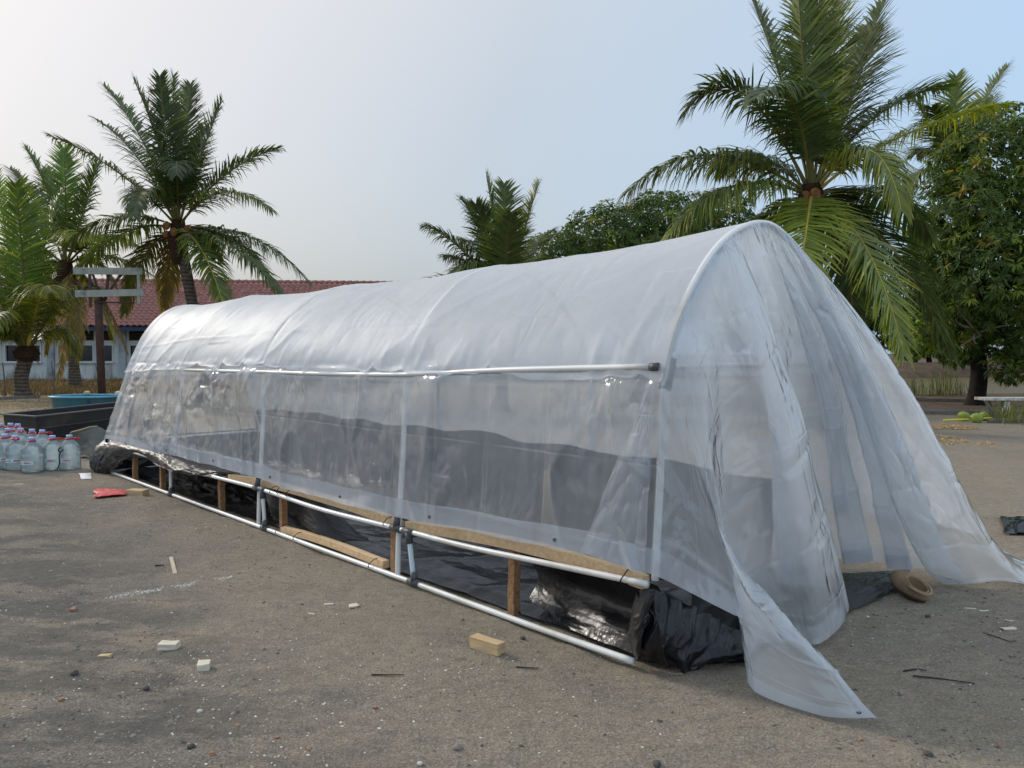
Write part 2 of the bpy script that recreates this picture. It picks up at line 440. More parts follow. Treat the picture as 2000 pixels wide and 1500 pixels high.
    M['socket'] = simple_mat('grey_pvc_socket', (0.075, 0.08, 0.087), 0.45, 0.15, 8.0, 0.05, 60, 0.4)
    M['ink'] = simple_mat('pipe_print', (0.03, 0.035, 0.05), 0.5, 0.1, 8, 0.0)
    M['tie'] = simple_mat('black_tie', (0.012, 0.012, 0.013), 0.5, 0.1, 8, 0.0)
    # --- woods
    M['beam'] = wood_mat('sawn_beam', (0.66, 0.43, 0.23), (0.86, 0.64, 0.40), (0, 0, -AX_ANG))
    M['post'] = wood_mat('sawn_post', (0.24, 0.125, 0.06), (0.46, 0.28, 0.145), (0, R(90), 0))
    M['offcut'] = wood_mat('fresh_offcut', (0.46, 0.31, 0.16), (0.68, 0.52, 0.31), (0, 0, R(20)))
    M['pale_wood'] = wood_mat('pale_offcut', (0.58, 0.50, 0.38), (0.78, 0.71, 0.58), (0, 0, R(10)))
    M['stick'] = wood_mat('bamboo_strip', (0.42, 0.34, 0.25), (0.62, 0.54, 0.42), (0, 0, R(80)))
    M['board'] = simple_mat('weathered_green_board', (0.36, 0.38, 0.345), 0.8, 0.2, 4, 0.3, 40, 0.2, dirt=(0.16, 0.165, 0.14))
    M['rust'] = simple_mat('rusty_steel', (0.085, 0.048, 0.042), 0.75, 0.35, 5, 0.3, 50, 0.3)
    M['grey_wood'] = simple_mat('weathered_grey_wood', (0.20, 0.18, 0.155), 0.85, 0.3, 9, 0.4, 60, 0.2)
    M['white_board'] = simple_mat('flaking_white_board', (0.68, 0.66, 0.60), 0.7, 0.15, 8, 0.3, 50, 0.3, dirt=(0.22, 0.18, 0.13))
    # --- plants
    def leafmat(name, col, rough=0.42, trans=0.28, spec=0.45):
        t = NT(name); at = t.n('ShaderNodeAttribute'); at.attribute_name = 'tint'
        v = t.coord('Object'); nz = t.ramp(t.noise(v, 3.0, 3), [(0.3, 0.75), (0.7, 1.2)])
        c = t.mix(1.0, t.mix(1.0, at.outputs['Color'], col, 'MULTIPLY'), nz, 'MULTIPLY')
        b = t.pbsdf(c, rough, None, spec)
        tl = t.n('ShaderNodeBsdfTranslucent'); t.l(t.mix(1.0, c, (1.3, 1.45, 0.5), 'MULTIPLY'), tl.inputs[0])
        return t.done(t.mixs(trans, b, tl.outputs[0]))
    M['palm'] = leafmat('palm_leaflet', (0.088, 0.122, 0.040))
    M['rachis'] = leafmat('palm_midrib', (0.30, 0.24, 0.045), 0.5, 0.0)
    M['mango'] = leafmat('mango_leaf', (0.075, 0.118, 0.028), 0.55, 0.3, 0.22)
    M['grass'] = leafmat('grass_blade', (0.14, 0.155, 0.05), 0.6, 0.25, 0.2)
    M['dry'] = leafmat('dry_straw', (0.40, 0.305, 0.20), 0.8, 0.15, 0.1)
    t = NT('palm_trunk'); v = t.coord('Object', (1, 1, 1)); ring = t.n('ShaderNodeTexWave'); ring.bands_direction = 'Z'
    ring.inputs['Scale'].default_value = 2.6; ring.inputs['Distortion'].default_value = 2.5; ring.inputs['Detail'].default_value = 3; t.l(v, ring.inputs[0])
    c = t.ramp(ring.outputs[1], [(0.05, (0.085, 0.068, 0.055)), (0.4, (0.12, 0.10, 0.082)), (0.9, (0.16, 0.135, 0.11))])
    c = t.mix(0.5, c, t.ramp(t.noise(v, 8, 5), [(0.3, 0.25), (0.7, 1.4)]), 'MULTIPLY')
    M['palm_trunk'] = t.done(t.pbsdf(c, 0.9, t.bump(ring.outputs[1], 0.6, 0.03), 0.15))
    M['bark'] = simple_mat('dark_bark', (0.022, 0.019, 0.016), 0.9, 0.4, 6, 0.8, 25, 0.15)
    M['branch'] = simple_mat('pale_branch', (0.17, 0.14, 0.11), 0.85, 0.3, 8, 0.5, 40, 0.15)
    M['fibre'] = simple_mat('palm_fibre', (0.055, 0.032, 0.02), 0.95, 0.5, 14, 0.9, 60, 0.1)
    M['coconut'] = simple_mat('orange_coconut', (0.28, 0.12, 0.035), 0.5, 0.3, 5, 0.1, 30, 0.4)
    M['green_coconut'] = simple_mat('green_coconut', (0.28, 0.36, 0.05), 0.45, 0.25, 6, 0.1, 30, 0.4, dirt=(0.18, 0.16, 0.05))
    # --- building
    t = NT('limewash'); v = t.coord('Object'); sx = t.n('ShaderNodeSeparateXYZ'); t.l(v, sx.inputs[0])
    c = t.ramp(t.noise(v, 0.8, 6, 0.65), [(0.3, (0.50, 0.535, 0.54)), (0.7, (0.63, 0.66, 0.655))])
    g = t.math('ADD', t.noise(t.coord('Object', (1.5, 1.5, 0.5)), 1.6, 6, 0.7), t.math('MULTIPLY', sx.outputs[2], -0.22))
    c = t.mix(t.ramp(g, [(0.33, 0.0), (0.55, 0.8)]), c, (0.16, 0.155, 0.13))
    M['limewash'] = t.done(t.pbsdf(c, 0.9, t.bump(t.noise(v, 9, 4), 0.2, 0.02), 0.15))
    M['pilaster'] = simple_mat('blue_grey_pilaster', (0.36, 0.415, 0.45), 0.85, 0.15, 2, 0.15, 20, 0.2, dirt=(0.2, 0.21, 0.2))
    M['fascia'] = simple_mat('blue_fascia', (0.028, 0.055, 0.115), 0.6, 0.2, 3, 0.1, 20, 0.3)
    M['window_frame'] = simple_mat('white_window_frame', (0.56, 0.585, 0.58), 0.6, 0.1, 6, 0.1, 30, 0.3)
    t = NT('dark_glass'); M['glass'] = t.done(t.pbsdf((0.008, 0.010, 0.012), 0.08, None, 0.5))
    M['slat'] = simple_mat('dark_louvre', (0.075, 0.062, 0.048), 0.8, 0.3, 6, 0.2, 30, 0.2)
    M['pane_pale'] = simple_mat('pale_curtain', (0.38, 0.40, 0.40), 0.7, 0.1, 3, 0.1)
    M['roof_under'] = simple_mat('roof_deck', (0.05, 0.03, 0.025), 0.9, 0.2, 5, 0.1)
    t = NT('clay_tile'); v = t.coord('Object'); oi = t.n('ShaderNodeObjectInfo')
    c = t.ramp(t.noise(v, 2.2, 4, 0.7), [(0.3, (0.26, 0.115, 0.098)), (0.55, (0.37, 0.17, 0.142)), (0.75, (0.46, 0.25, 0.21))])
    c = t.mix(t.ramp(t.noise(v, 0.5, 5), [(0.5, 0.0), (0.75, 0.5)]), c, (0.22, 0.11, 0.10))
    M['tile'] = t.done(t.pbsdf(c, 0.8, t.bump(t.noise(v, 12, 3), 0.2, 0.02), 0.25))
    # --- small things
    M['tub_blue'] = simple_mat('blue_fibreglass', (0.045, 0.19, 0.26), 0.45, 0.12, 3, 0.1, 20, 0.4, dirt=(0.10, 0.16, 0.16))
    M['tub_rim'] = simple_mat('light_blue_rim', (0.10, 0.33, 0.46), 0.4, 0.1, 3, 0.05, 20, 0.4)
    M['trough'] = simple_mat('black_fibreglass', (0.016, 0.018, 0.022), 0.42, 0.3, 3, 0.15, 15, 0.45, dirt=(0.05, 0.047, 0.04))
    M['trough_rim'] = simple_mat('trough_rim', (0.11, 0.11, 0.11), 0.4, 0.2, 3, 0.1, 15, 0.45)
    M['tarp'] = simple_mat('grey_green_tarpaulin', (0.13, 0.135, 0.115), 0.42, 0.25, 5, 0.25, 14, 0.45)
    M['tarp_hem'] = simple_mat('tan_tarpaulin_hem', (0.32, 0.25, 0.16), 0.7, 0.2, 8, 0.2)
    M['red_bag'] = simple_mat('red_polythene', (0.58, 0.035, 0.04), 0.38, 0.2, 10, 0.3, 40, 0.5)
    M['paper'] = simple_mat('white_paper', (0.72, 0.71, 0.72), 0.8, 0.08, 8, 0.1)
    M['brick_chip'] = simple_mat('brick_chip', (0.36, 0.19, 0.12), 0.9, 0.3, 25, 0.4)
    M['stone_dark'] = simple_mat('dark_stone', (0.085, 0.079, 0.074), 0.85, 0.35, 20, 0.4)
    M['stone_grey'] = simple_mat('grey_stone', (0.24, 0.22, 0.195), 0.85, 0.35, 20, 0.4)
    M['stone_pale'] = simple_mat('pale_chip', (0.64, 0.61, 0.55), 0.8, 0.3, 30, 0.2)
    M['clog'] = simple_mat('tan_clog', (0.33, 0.235, 0.145), 0.7, 0.2, 24, 0.25, 90, 0.3, dirt=(0.20, 0.14, 0.09))
    M['clog_sole'] = simple_mat('clog_sole', (0.075, 0.048, 0.034), 0.85, 0.2, 15, 0.2)
    M['twig'] = simple_mat('dark_twig', (0.035, 0.026, 0.021), 0.9, 0.3, 20, 0.3)
    M['yellow'] = simple_mat('yellow_plastic', (0.72, 0.66, 0.06), 0.5, 0.1, 5, 0.05)
    M['cap'] = simple_mat('pale_blue_cap', (0.38, 0.50, 0.78), 0.45, 0.1, 5, 0.0)
    M['red'] = simple_mat('red_plastic', (0.55, 0.03, 0.04), 0.4, 0.1, 5, 0.0)
    M['rope'] = simple_mat('black_rope', (0.012, 0.012, 0.012), 0.9, 0.2, 30, 0.5)
    t = NT('jug_plastic'); v = t.coord('Object')
    df = t.n('ShaderNodeBsdfDiffuse'); df.inputs[0].default_value = (0.74, 0.85, 0.88, 1)
    tl = t.n('ShaderNodeBsdfTranslucent'); tl.inputs[0].default_value = (0.84, 0.94, 0.97, 1)
    tr = t.n('ShaderNodeBsdfTransparent'); tr.inputs[0].default_value = (0.86, 0.95, 0.97, 1)
    gs = t.n('ShaderNodeBsdfGlossy'); gs.inputs['Roughness'].default_value = 0.12
    fr = t.n('ShaderNodeFresnel'); fr.inputs[0].default_value = 1.45
    b = t.mixs(0.5, df.outputs[0], tl.outputs[0]); b = t.mixs(0.50, b, tr.outputs[0])
    M['jug'] = t.done(t.mixs(fr.outputs[0], b, gs.outputs[0]))
    M['jug_label'] = simple_mat('jug_label', (0.62, 0.72, 0.77), 0.5, 0.05, 5, 0.0)
    M['jug_green'] = simple_mat('label_green', (0.08, 0.32, 0.18), 0.5, 0.05, 5, 0.0)
    t = NT('clear_bag'); tr = t.n('ShaderNodeBsdfTransparent'); df = t.n('ShaderNodeBsdfDiffuse'); df.inputs[0].default_value = (0.75, 0.75, 0.75, 1)
    gs = t.n('ShaderNodeBsdfGlossy'); gs.inputs['Roughness'].default_value = 0.15
    M['clear_bag'] = t.done(t.mixs(0.15, t.mixs(0.45, tr.outputs[0], df.outputs[0]), gs.outputs[0]))
    # pond water: murky brown-green
    t = NT('pond_water'); v = t.coord('Object', (0.4, 1.4, 1))
    nb = t.bump(t.noise(v, 3.0, 3), 0.08, 0.03)
    M['water'] = t.done(t.pbsdf((0.125, 0.097, 0.048), 0.4, nb, 0.06))
build_materials()

# ================================================================== THE SETTING
def axis_lines(lo, hi, a, b, step, mid_lo, mid_hi, mid):
    xs = list(np.arange(a, b + 1e-6, step))
    x, s = a, step
    while x > lo:
        s = min(s * 1.12, mid if x > mid_lo else 1e9); x -= s; xs.insert(0, x)
    x, s = b, step
    while x < hi:
        s = min(s * 1.12, mid if x < mid_hi else 1e9); x += s; xs.append(x)
    return np.array(xs)
POND = (34.0, 26.0, 30.0, 13.5)     # centre x, centre... shaped below
def pond_mask(x, y):
    """1 inside the pond, 0 on dry land"""
    near = 27.5 + 0.9 * np.sin(x * 0.45) + 0.04 * x
    d1 = y - near; d2 = 60.0 + 1.5 * np.sin(x * 0.2) - y; d3 = x - 5.0
    return np.clip(np.minimum(np.minimum(d1, d2), d3) / 1.6, 0, 1)
def ground_h(x, y):
    x = np.asarray(x, float); y = np.asarray(y, float)
    r = np.hypot(x, y - 4)
    fade = np.clip(1.4 - r / 40.0, 0.15, 1)
    h = (fbm(x * 0.5, y * 0.5, 3, 3) - .5) * 0.03 + (fbm(x * 2.2, y * 2.2, 9, 3) - .5) * 0.032 + (fbm(x * 7, y * 11, 21, 3) - .5) * 0.018
    h = h * fade
    h = h - 0.95 * pond_mask(x, y)
    bank = np.exp(-((y - 63.0) / 2.2) ** 2) * (x > 3) * 0.75
    return h + bank * (0.7 + 0.5 * fbm(x * 0.4, y * 0.4, 5, 3))
def gz(x, y): return float(ground_h(np.array([x]), np.array([y]))[0])
def build_ground():
    xs = axis_lines(-1800, 1800, -6.0, 5.0, 0.033, -32, 32, 0.55)
    ys = axis_lines(-300, 3000, 2.3, 10.0, 0.033, -3, 70, 0.5)
    X, Y = np.meshgrid(xs, ys, indexing='ij')
    V = np.stack([X, Y, ground_h(X, Y)], -1)
    o = mobj('ground', V.reshape(-1, 3), grid_faces(len(xs), len(ys)), M['soil'], smooth=True)
    tag(o, kind='structure')
    w = MB().add([(4, 25, -0.42), (90, 25, -0.42), (90, 62, -0.42), (4, 62, -0.42)], [(0, 1, 2, 3)]).build('pond_water', M['water'])
    tag(w, kind='structure')
build_ground()

# ================================================================== SCHOOL BUILDING
def build_building():
    root = empty('school_building')
    ang = R(5.5)
    o = P(0, 748, 40.0)
    root.location = (o.x, o.y, 0.0); root.rotation_euler = (0, 0, ang)
    X0, X1 = -9.0, 31.0
    Z_EAVE = 2.78; DEP = 8.0; OVER = 0.9; RIDGE = 5.55
    # wall built as panels round the openings: local x along, y depth, z up
    bays = [(-8.35 + 3.6 * i) for i in range(11)]
    wall = MB(); pil = None
    def wbox(x0, x1, z0, z1, y0=0.0, y1=0.18): wall.box(((x0 + x1) / 2, (y0 + y1) / 2, (z0 + z1) / 2), (x1 - x0, y1 - y0, z1 - z0))
    wins = []
    wbox(X0, X1, -0.3, 1.02)
    wbox(X0, X1, 1.98, 2.17)
    wbox(X0, X1, 2.68, Z_EAVE + 0.3)
    edges = [X0]
    for b in bays:
        for k in range(3):
            x0 = b + 0.42 + k * 0.98
            if x0 + 0.86 < X1: wins.append((x0, x0 + 0.86))
    prev = X0
    for a, c in wins:
        wbox(prev, a, 1.02, 1.98); wbox(prev, a, 2.17, 2.68); prev = c
    wbox(prev, X1, 1.02, 1.98); wbox(prev, X1, 2.17, 2.68)
    wall.box(((X0 + X1) / 2, DEP - 0.1, 1.5), (X1 - X0, 0.2, 3.6))
    wall.box((X0 + 0.1, DEP / 2, 1.5), (0.2, DEP - 0.6, 3.6)); wall.box((X1 - 0.1, DEP / 2, 1.5), (0.2, DEP - 0.6, 3.6))
    wall.build('wall', M['limewash'], root)
    for b in bays:
        MB().box((b + 0.12, -0.05, 1.35), (0.34, 0.18, 3.3)).build('pilaster', M['pilaster'], root)
    rnd = random.Random(3)
    for a, c in wins:
        w = MB(); cx = (a + c) / 2; t = 0.07
        for (x, z, dx, dz) in ((cx, 1.02 + t / 2, c - a, t), (cx, 1.98 - t / 2, c - a, t), (a + t / 2, 1.5, t, 0.82), (c - t / 2, 1.5, t, 0.82)):
            w.box((x, 0.03, z), (dx, 0.14, dz))
        wo = w.build('window', M['window_frame'], root)
        wid = c - a - 2 * t
        MB().box((cx - wid / 4, 0.10, 1.5), (wid / 2 - 0.004, 0.012, 0.82)).build('pane', M['glass'], wo)
        MB().box((cx + wid / 4, 0.085, 1.5), (wid / 2 - 0.004, 0.012, 0.82)).build('pane', M['pane_pale'] if rnd.random() < 0.22 else M['glass'], wo)
        lv = MB()
        for k in range(6):
            lv.box((cx, 0.08, 2.205 + k * 0.086), (c - a, 0.09, 0.016), (Vector((1, 0, 0)), Vector((0, 0.8, -0.6)), Vector((0, 0.6, 0.8))))
        lo = lv.build('louvre', M['slat'], root)
        MB().box((cx, 0.19, 2.425), (c - a + .02, 0.02, 0.54)).build('backing', M['slat'], lo)
        MB().box((cx, 0.0, 1.0), (c - a + 0.1, 0.26, 0.05)).build('window_sill', M['window_frame'], root)
    MB().box(((X0 + X1) / 2, -OVER + 0.03, Z_EAVE - 0.02), (X1 - X0 + 1.2, 0.05, 0.20)).build('fascia', M['fascia'], root)
    # roof deck
    run = DEP / 2 + OVER; slope = math.atan2(RIDGE - Z_EAVE, run); L = run / math.cos(slope)
    S = Vector((0, math.cos(slope), math.sin(slope))); N = Vector((0, -math.sin(slope), math.cos(slope)))
    E0 = Vector((0, -OVER, Z_EAVE + 0.08))
    rf = MB()
    for sgn in (1, -1):
        if sgn == 1: c = E0 + S * (L / 2); ax = (Vector((1, 0, 0)), S, N)
        else:
            S2 = Vector((0, -S.y, S.z)); N2 = Vector((0, -N.y, N.z)); c = Vector((0, DEP + OVER, Z_EAVE + 0.08)) + S2 * (L / 2); ax = (Vector((1, 0, 0)), S2, N2)
        rf.box(c + Vector(((X0 + X1) / 2, 0, 0)), (X1 - X0 + 1.2, L, 0.05), ax)
    for xg in (X0 + .1, X1 - .1):
        rf.add([(xg, -0.1, Z_EAVE + .2), (xg, DEP + .1, Z_EAVE + .2), (xg, DEP / 2, RIDGE)], [(0, 1, 2)])
    roof = rf.build('roof', M['roof_under'], root)
    # tiles: S-curved pan tiles in courses
    TW, TL = 0.30, 0.335
    prof = [(-0.155, 0.0), (-0.09, 0.055), (-0.02, 0.07), (0.05, 0.02), (0.10, -0.004), (0.155, 0.005)]
    def tile_geo():
        vs = []; fs = []
        for (yy, zz) in ((0.0, 0.045), (TL + 0.06, 0.012)):
            for (x, z) in prof: vs.append((x, yy, z + zz))
        for (x, z) in prof: vs.append((x, 0.0, z + 0.020))
        n = len(prof)
        for k in range(n - 1):
            fs.append((k, k + 1, n + k + 1, n + k)); fs.append((2 * n + k, 2 * n + k + 1, k + 1, k))
        return np.array(vs), fs
    tv, tf = tile_geo()
    tile_mesh = make_mesh('tile', tv, tf, M['tile'], True)
    Rm = Matrix((Vector((1, 0, 0)), S, N)).transposed()
    rows = int(L / TL); cols = int((X1 - X0 + 1.0) / TW)
    spots = []
    rg = random.Random(5)
    for r in range(rows):
        for cidx in range(cols):
            x = X0 - 0.5 + (cidx + 0.5) * TW
            p = E0 + S * (r * TL - 0.03) + N * 0.045 + Vector((x, 0, 0))
            p += Vector((rg.uniform(-.012, .012), 0, rg.uniform(-.008, .008)))
            spots.append((p, Rm @ Matrix.Rotation(rg.uniform(-.03, .03), 3, 'Z')))
    # which ones show largest: lower courses between the palms
    def key(i):
        p = spots[i][0]
        vis = 0 if 0.5 < p.x < 10.5 else 1
        return (vis, (p - Vector((4.5, -OVER, Z_EAVE))).length)
    order = sorted(range(len(spots)), key=key)
    for i in order[:300]:
        p, rm = spots[i]
        o = bpy.data.objects.new('tile', tile_mesh); COL.objects.link(o); o.parent = roof
        o.matrix_local = Matrix.Translation(p) @ rm.to_4x4()
    allv = []; allf = []; base = 0
    for i in order[300:]:
        p, rm = spots[i]
        vv = tv @ np.array(rm).T + np.array(p); allv.append(vv)
        allf += [tuple(j + base for j in f) for f in tf]; base += len(tv)
    far = mobj('roof_tiling', np.concatenate(allv), allf, M['tile'], roof, True); far['kind'] = 'stuff'
    rt = MB()
    n = int((X1 - X0 + 1.2) / 0.4)
    for k in range(n):
        x = X0 - 0.6 + k * 0.4
        rt.tube([(x, DEP / 2, RIDGE + 0.10), (x + 0.44, DEP / 2, RIDGE + 0.125)], [0.12, 0.135], 10)
    rt.build('ridge_cap', M['tile'], roof, True)
    tag(root, 'long single-storey building with red tiled roof and pale blue walls behind the palms', 'building')
build_building()

# ================================================================== PALMS
def build_frond_mesh(name, pts, leaf_len, n_leaf, droop, tint, rach_r, seed, width=0.035, upfold=0.25, start=0.16, ragged=0.0):
    """pts: control points of the midrib in palm-local space. returns (leaflet mesh, midrib mesh)"""
    rg = np.random.default_rng(seed)
    C = bez(pts, 28)
    T = np.gradient(C, axis=0); T /= np.linalg.norm(T, axis=1, keepdims=True)
    up = np.array([0, 0, 1.0])
    Nn = up - (T @ up)[:, None] * T
    nl = np.linalg.norm(Nn, axis=1, keepdims=True)
    out = (C[-1] - C[0]); out[2] = 0; out = out / (np.linalg.norm(out) + 1e-6)
    alt = -out[None, :] - ((-out[None, :]) * T).sum(1, keepdims=True) * T
    alt /= np.linalg.norm(alt, axis=1, keepdims=True) + 1e-6
    Nn = np.where(nl > 0.12, Nn / np.maximum(nl, 1e-6), alt)
    Sd = np.cross(T, Nn)
    n_leaf = int(n_leaf * 1.6)
    s = np.linspace(start, 1.0, n_leaf)
    s = s + rg.uniform(-.3, .3, n_leaf) / n_leaf; s = np.clip(s, 0, 1)
    k = s * (len(C) - 1); i = np.minimum(k.astype(int), len(C) - 2); f = (k - i)[:, None]
    itp = lambda A: A[i] * (1 - f) + A[i + 1] * f
    c, t, nn, sd = itp(C), itp(T), itp(Nn), itp(Sd)
    prof = np.interp(s, [0, .16, .3, .55, .8, 1.0], [.55, .6, .95, 1.0, .72, .34])
    vs = []; fs = []; cols = []; b = 0
    segs = 4
    for side in (-1, 1):
        L = 1.38 * leaf_len * prof * rg.uniform(0.86, 1.08, n_leaf)
        if ragged: L *= np.where(rg.random(n_leaf) < ragged, rg.uniform(.2, .7, n_leaf), 1)
        fwd = np.interp(s, [0, .5, 1], [.35, .6, 1.5])[:, None] + rg.uniform(-.2, .2, (n_leaf, 1))
        d0 = sd * side + t * fwd + nn * (upfold + rg.uniform(-.28, .28, (n_leaf, 1)))
        d0 /= np.linalg.norm(d0, axis=1, keepdims=True)
        wdir = t - (t * d0).sum(1, keepdims=True) * d0
        wdir /= np.linalg.norm(wdir, axis=1, keepdims=True) + 1e-6
        pos = c.copy(); d = d0.copy(); rows = []
        dr = (droop + max(0.0, droop - .5) * 1.3) * rg.uniform(.6, 1.5, (n_leaf, 1))
        brk = rg.random((n_leaf, 1)) < 0.22
        for q in range(segs + 1):
            wq = 1.2 * width * (0.55, 1.0, 0.9, 0.6, 0.06)[q]
            rows.append((pos - wdir * wq / 2, pos + wdir * wq / 2))
            d = d + np.array([0, 0, -1.0]) * dr * (0.35 + q * .25) / segs + np.where(brk & (q == 2), np.array([0, 0, -0.9]), 0)
            d /= np.linalg.norm(d, axis=1, keepdims=True)
            pos = pos + d * (L / segs)[:, None]
        A = np.stack([np.stack(r, 1) for r in rows], 1)      # n, segs+1, 2, 3
        vs.append(A.reshape(-1, 3))
        cc = np.array(tint)[None, :] * rg.uniform(.75, 1.25, (n_leaf, 1))
        yel = rg.random((n_leaf, 1)) < 0.06
        cc = np.where(yel, cc * np.array([2.2, 1.7, .8]), cc)
        tipc = np.repeat(cc[:, None, :], (segs + 1) * 2, 1)
        tipc[:, -4:, :] *= np.array([1.25, 1.1, .9])
        cols.append(tipc.reshape(-1, 3))
        base = b + np.arange(n_leaf)[:, None] * (segs + 1) * 2 + np.arange(segs)[None, :] * 2
        fs.append(np.stack([base, base + 1, base + 3, base + 2], -1).reshape(-1, 4)); b += n_leaf * (segs + 1) * 2
    lm = make_mesh(name, np.concatenate(vs), np.concatenate(fs), M['palm'], False, np.concatenate(cols))
    m2 = MB(); rr = [rach_r * (1 - 0.9 * q / (len(C) - 1)) + 0.003 for q in range(len(C))]
    rr[0] *= 1.7; rr[1] *= 1.35; rr[2] *= 1.15
    m2.tube([Vector(p) for p in C], rr, 5)
    return lm, m2
def bez(pts, m):
    p = np.array([tuple(q) for q in pts], float); t = np.linspace(0, 1, m)[:, None]
    if len(p) == 3: return (1 - t) ** 2 * p[0] + 2 * t * (1 - t) * p[1] + t ** 2 * p[2]
    return (1 - t) ** 3 * p[0] + 3 * t * (1 - t) ** 2 * p[1] + 3 * t * t * (1 - t) * p[2] + t ** 3 * p[3]

def palm(label, base, crown_px, Y, fronds, leaf_len, seed, trunk_r=0.17, trunk_base_r=0.3, trunk_pts=None, n_leaf=62, rach_r=0.035,
         coconuts=0, fibre=0.3, tint=(1, 1, 1), group='coconut palms round the yard', width=0.036):
    root = empty('coconut_palm', (base[0], base[1], 0))
    O = Vector((base[0], base[1], 0))
    C = P(crown_px[0], crown_px[1], Y)
    rg = random.Random(seed)
    tp = [Vector((base[0], base[1], -0.1))] + ([Vector(p) for p in trunk_pts] if trunk_pts else []) + [C + Vector((0, 0, -0.1))]
    cc = catmull([tuple(p - O) for p in tp], 40)
    n = len(cc); rr = []
    for i in range(n):
        s = i / (n - 1)
        rr.append((trunk_r + (trunk_base_r - trunk_r) * max(0, 1 - s * 3.2) ** 1.6) * (1 + 0.035 * (i % 2)))
    MB().tube([Vector(p) for p in cc], rr, 14).build('trunk', M['palm_trunk'], root, True)
    # fibrous boot at the crown: uneven sheath of old leaf bases
    rings = []
    for q in range(9):
        s = q / 8; z = -0.75 * fibre * 3 + s * (0.75 * fibre * 3 + 0.25)
        r0 = trunk_r * (1.05 + 0.75 * math.sin(math.pi * min(1, s * 1.05)))
        rings.append([(C.x - O.x + r0 * (1 + rg.uniform(-.18, .18)) * math.cos(a), C.y - O.y + r0 * (1 + rg.uniform(-.18, .18)) * math.sin(a), C.z + z) for a in [2 * math.pi * k / 14 for k in range(14)]])
    MB().loops(rings).build('leaf_base', M['fibre'], root, False)
    # dead stubs
    for k in range(int(6 * fibre * 3)):
        a = rg.uniform(0, 6.28); d = Vector((math.cos(a), math.sin(a), rg.uniform(-.5, .4)))
        p0 = C - O + Vector((0, 0, rg.uniform(-.5, 0) * fibre * 2))
        MB().tube([p0, p0 + d * 0.3, p0 + d * rg.uniform(.45, .9) + Vector((0, 0, -.08))], [0.04, 0.028, 0.012], 5).build('leaf_stub', M['fibre'], root)
    for k, fr in enumerate(fronds):
        ctrl, tip, dy = fr[0], fr[1], fr[2]
        opt = fr[3] if len(fr) > 3 else {}
        dyc = opt.get('dyc', dy * 0.55)
        pts = [C + Vector((0, 0, 0.0)), P(ctrl[0], ctrl[1], Y + dyc), P(tip[0], tip[1], Y + dy)]
        pts = [p - O for p in pts]
        tn = opt.get('tint', (1, 1, 1)); vr = rg.uniform(.8, 1.2)
        tn = tuple(a * b * vr for a, b in zip(tn, tint))
        ln = (pts[2] - pts[0]).length
        lm, rb = build_frond_mesh('frond', pts, opt.get('ll', leaf_len), opt.get('n', n_leaf), opt.get('droop', 0.55), tn, rach_r, seed * 100 + k,
                                  width, opt.get('uf', 0.3), opt.get('start', 0.16), opt.get('rag', 0.06))
        fo = bpy.data.objects.new('frond', lm); link(fo, root)
        rc = opt.get('rc', (0.42, 0.48, 0.4))
        me = rb.mesh('midrib', M['rachis'], True)
        at = me.color_attributes.new('tint', 'FLOAT_COLOR', 'POINT')
        at.data.foreach_set('color', np.tile(np.array([*rc, 1], dtype=np.float32), len(me.vertices)))
        link(bpy.data.objects.new('midrib', me), fo)
    for k in range(coconuts):
        a = rg.uniform(0, 6.28); p = C - O + Vector((math.cos(a) * (trunk_r + .18), math.sin(a) * (trunk_r + .18), rg.uniform(-.35, .05)))
        rings = []
        for q in range(7):
            th = math.pi * (q + 0.15) / 6.3; rr_ = 0.105 * math.sin(th) ** 0.9
            rings.append([(p.x + rr_ * math.cos(w), p.y + rr_ * math.sin(w), p.z + 0.135 * math.cos(th)) for w in [2 * math.pi * e / 9 for e in range(9)]])
        MB().loops(rings).build('coconut', M['coconut'], root, True)
    tag(root, label, 'palm tree', group)
    return root
YEL = dict(rc=(1.5, 1.45, 1.3)); DEAD = dict(tint=(2.6, 1.35, 1.1), rc=(.45, .32, .5), rag=.3, droop=1.4, uf=-0.2)
def O_(**k): d = {}; d.update(k); return d
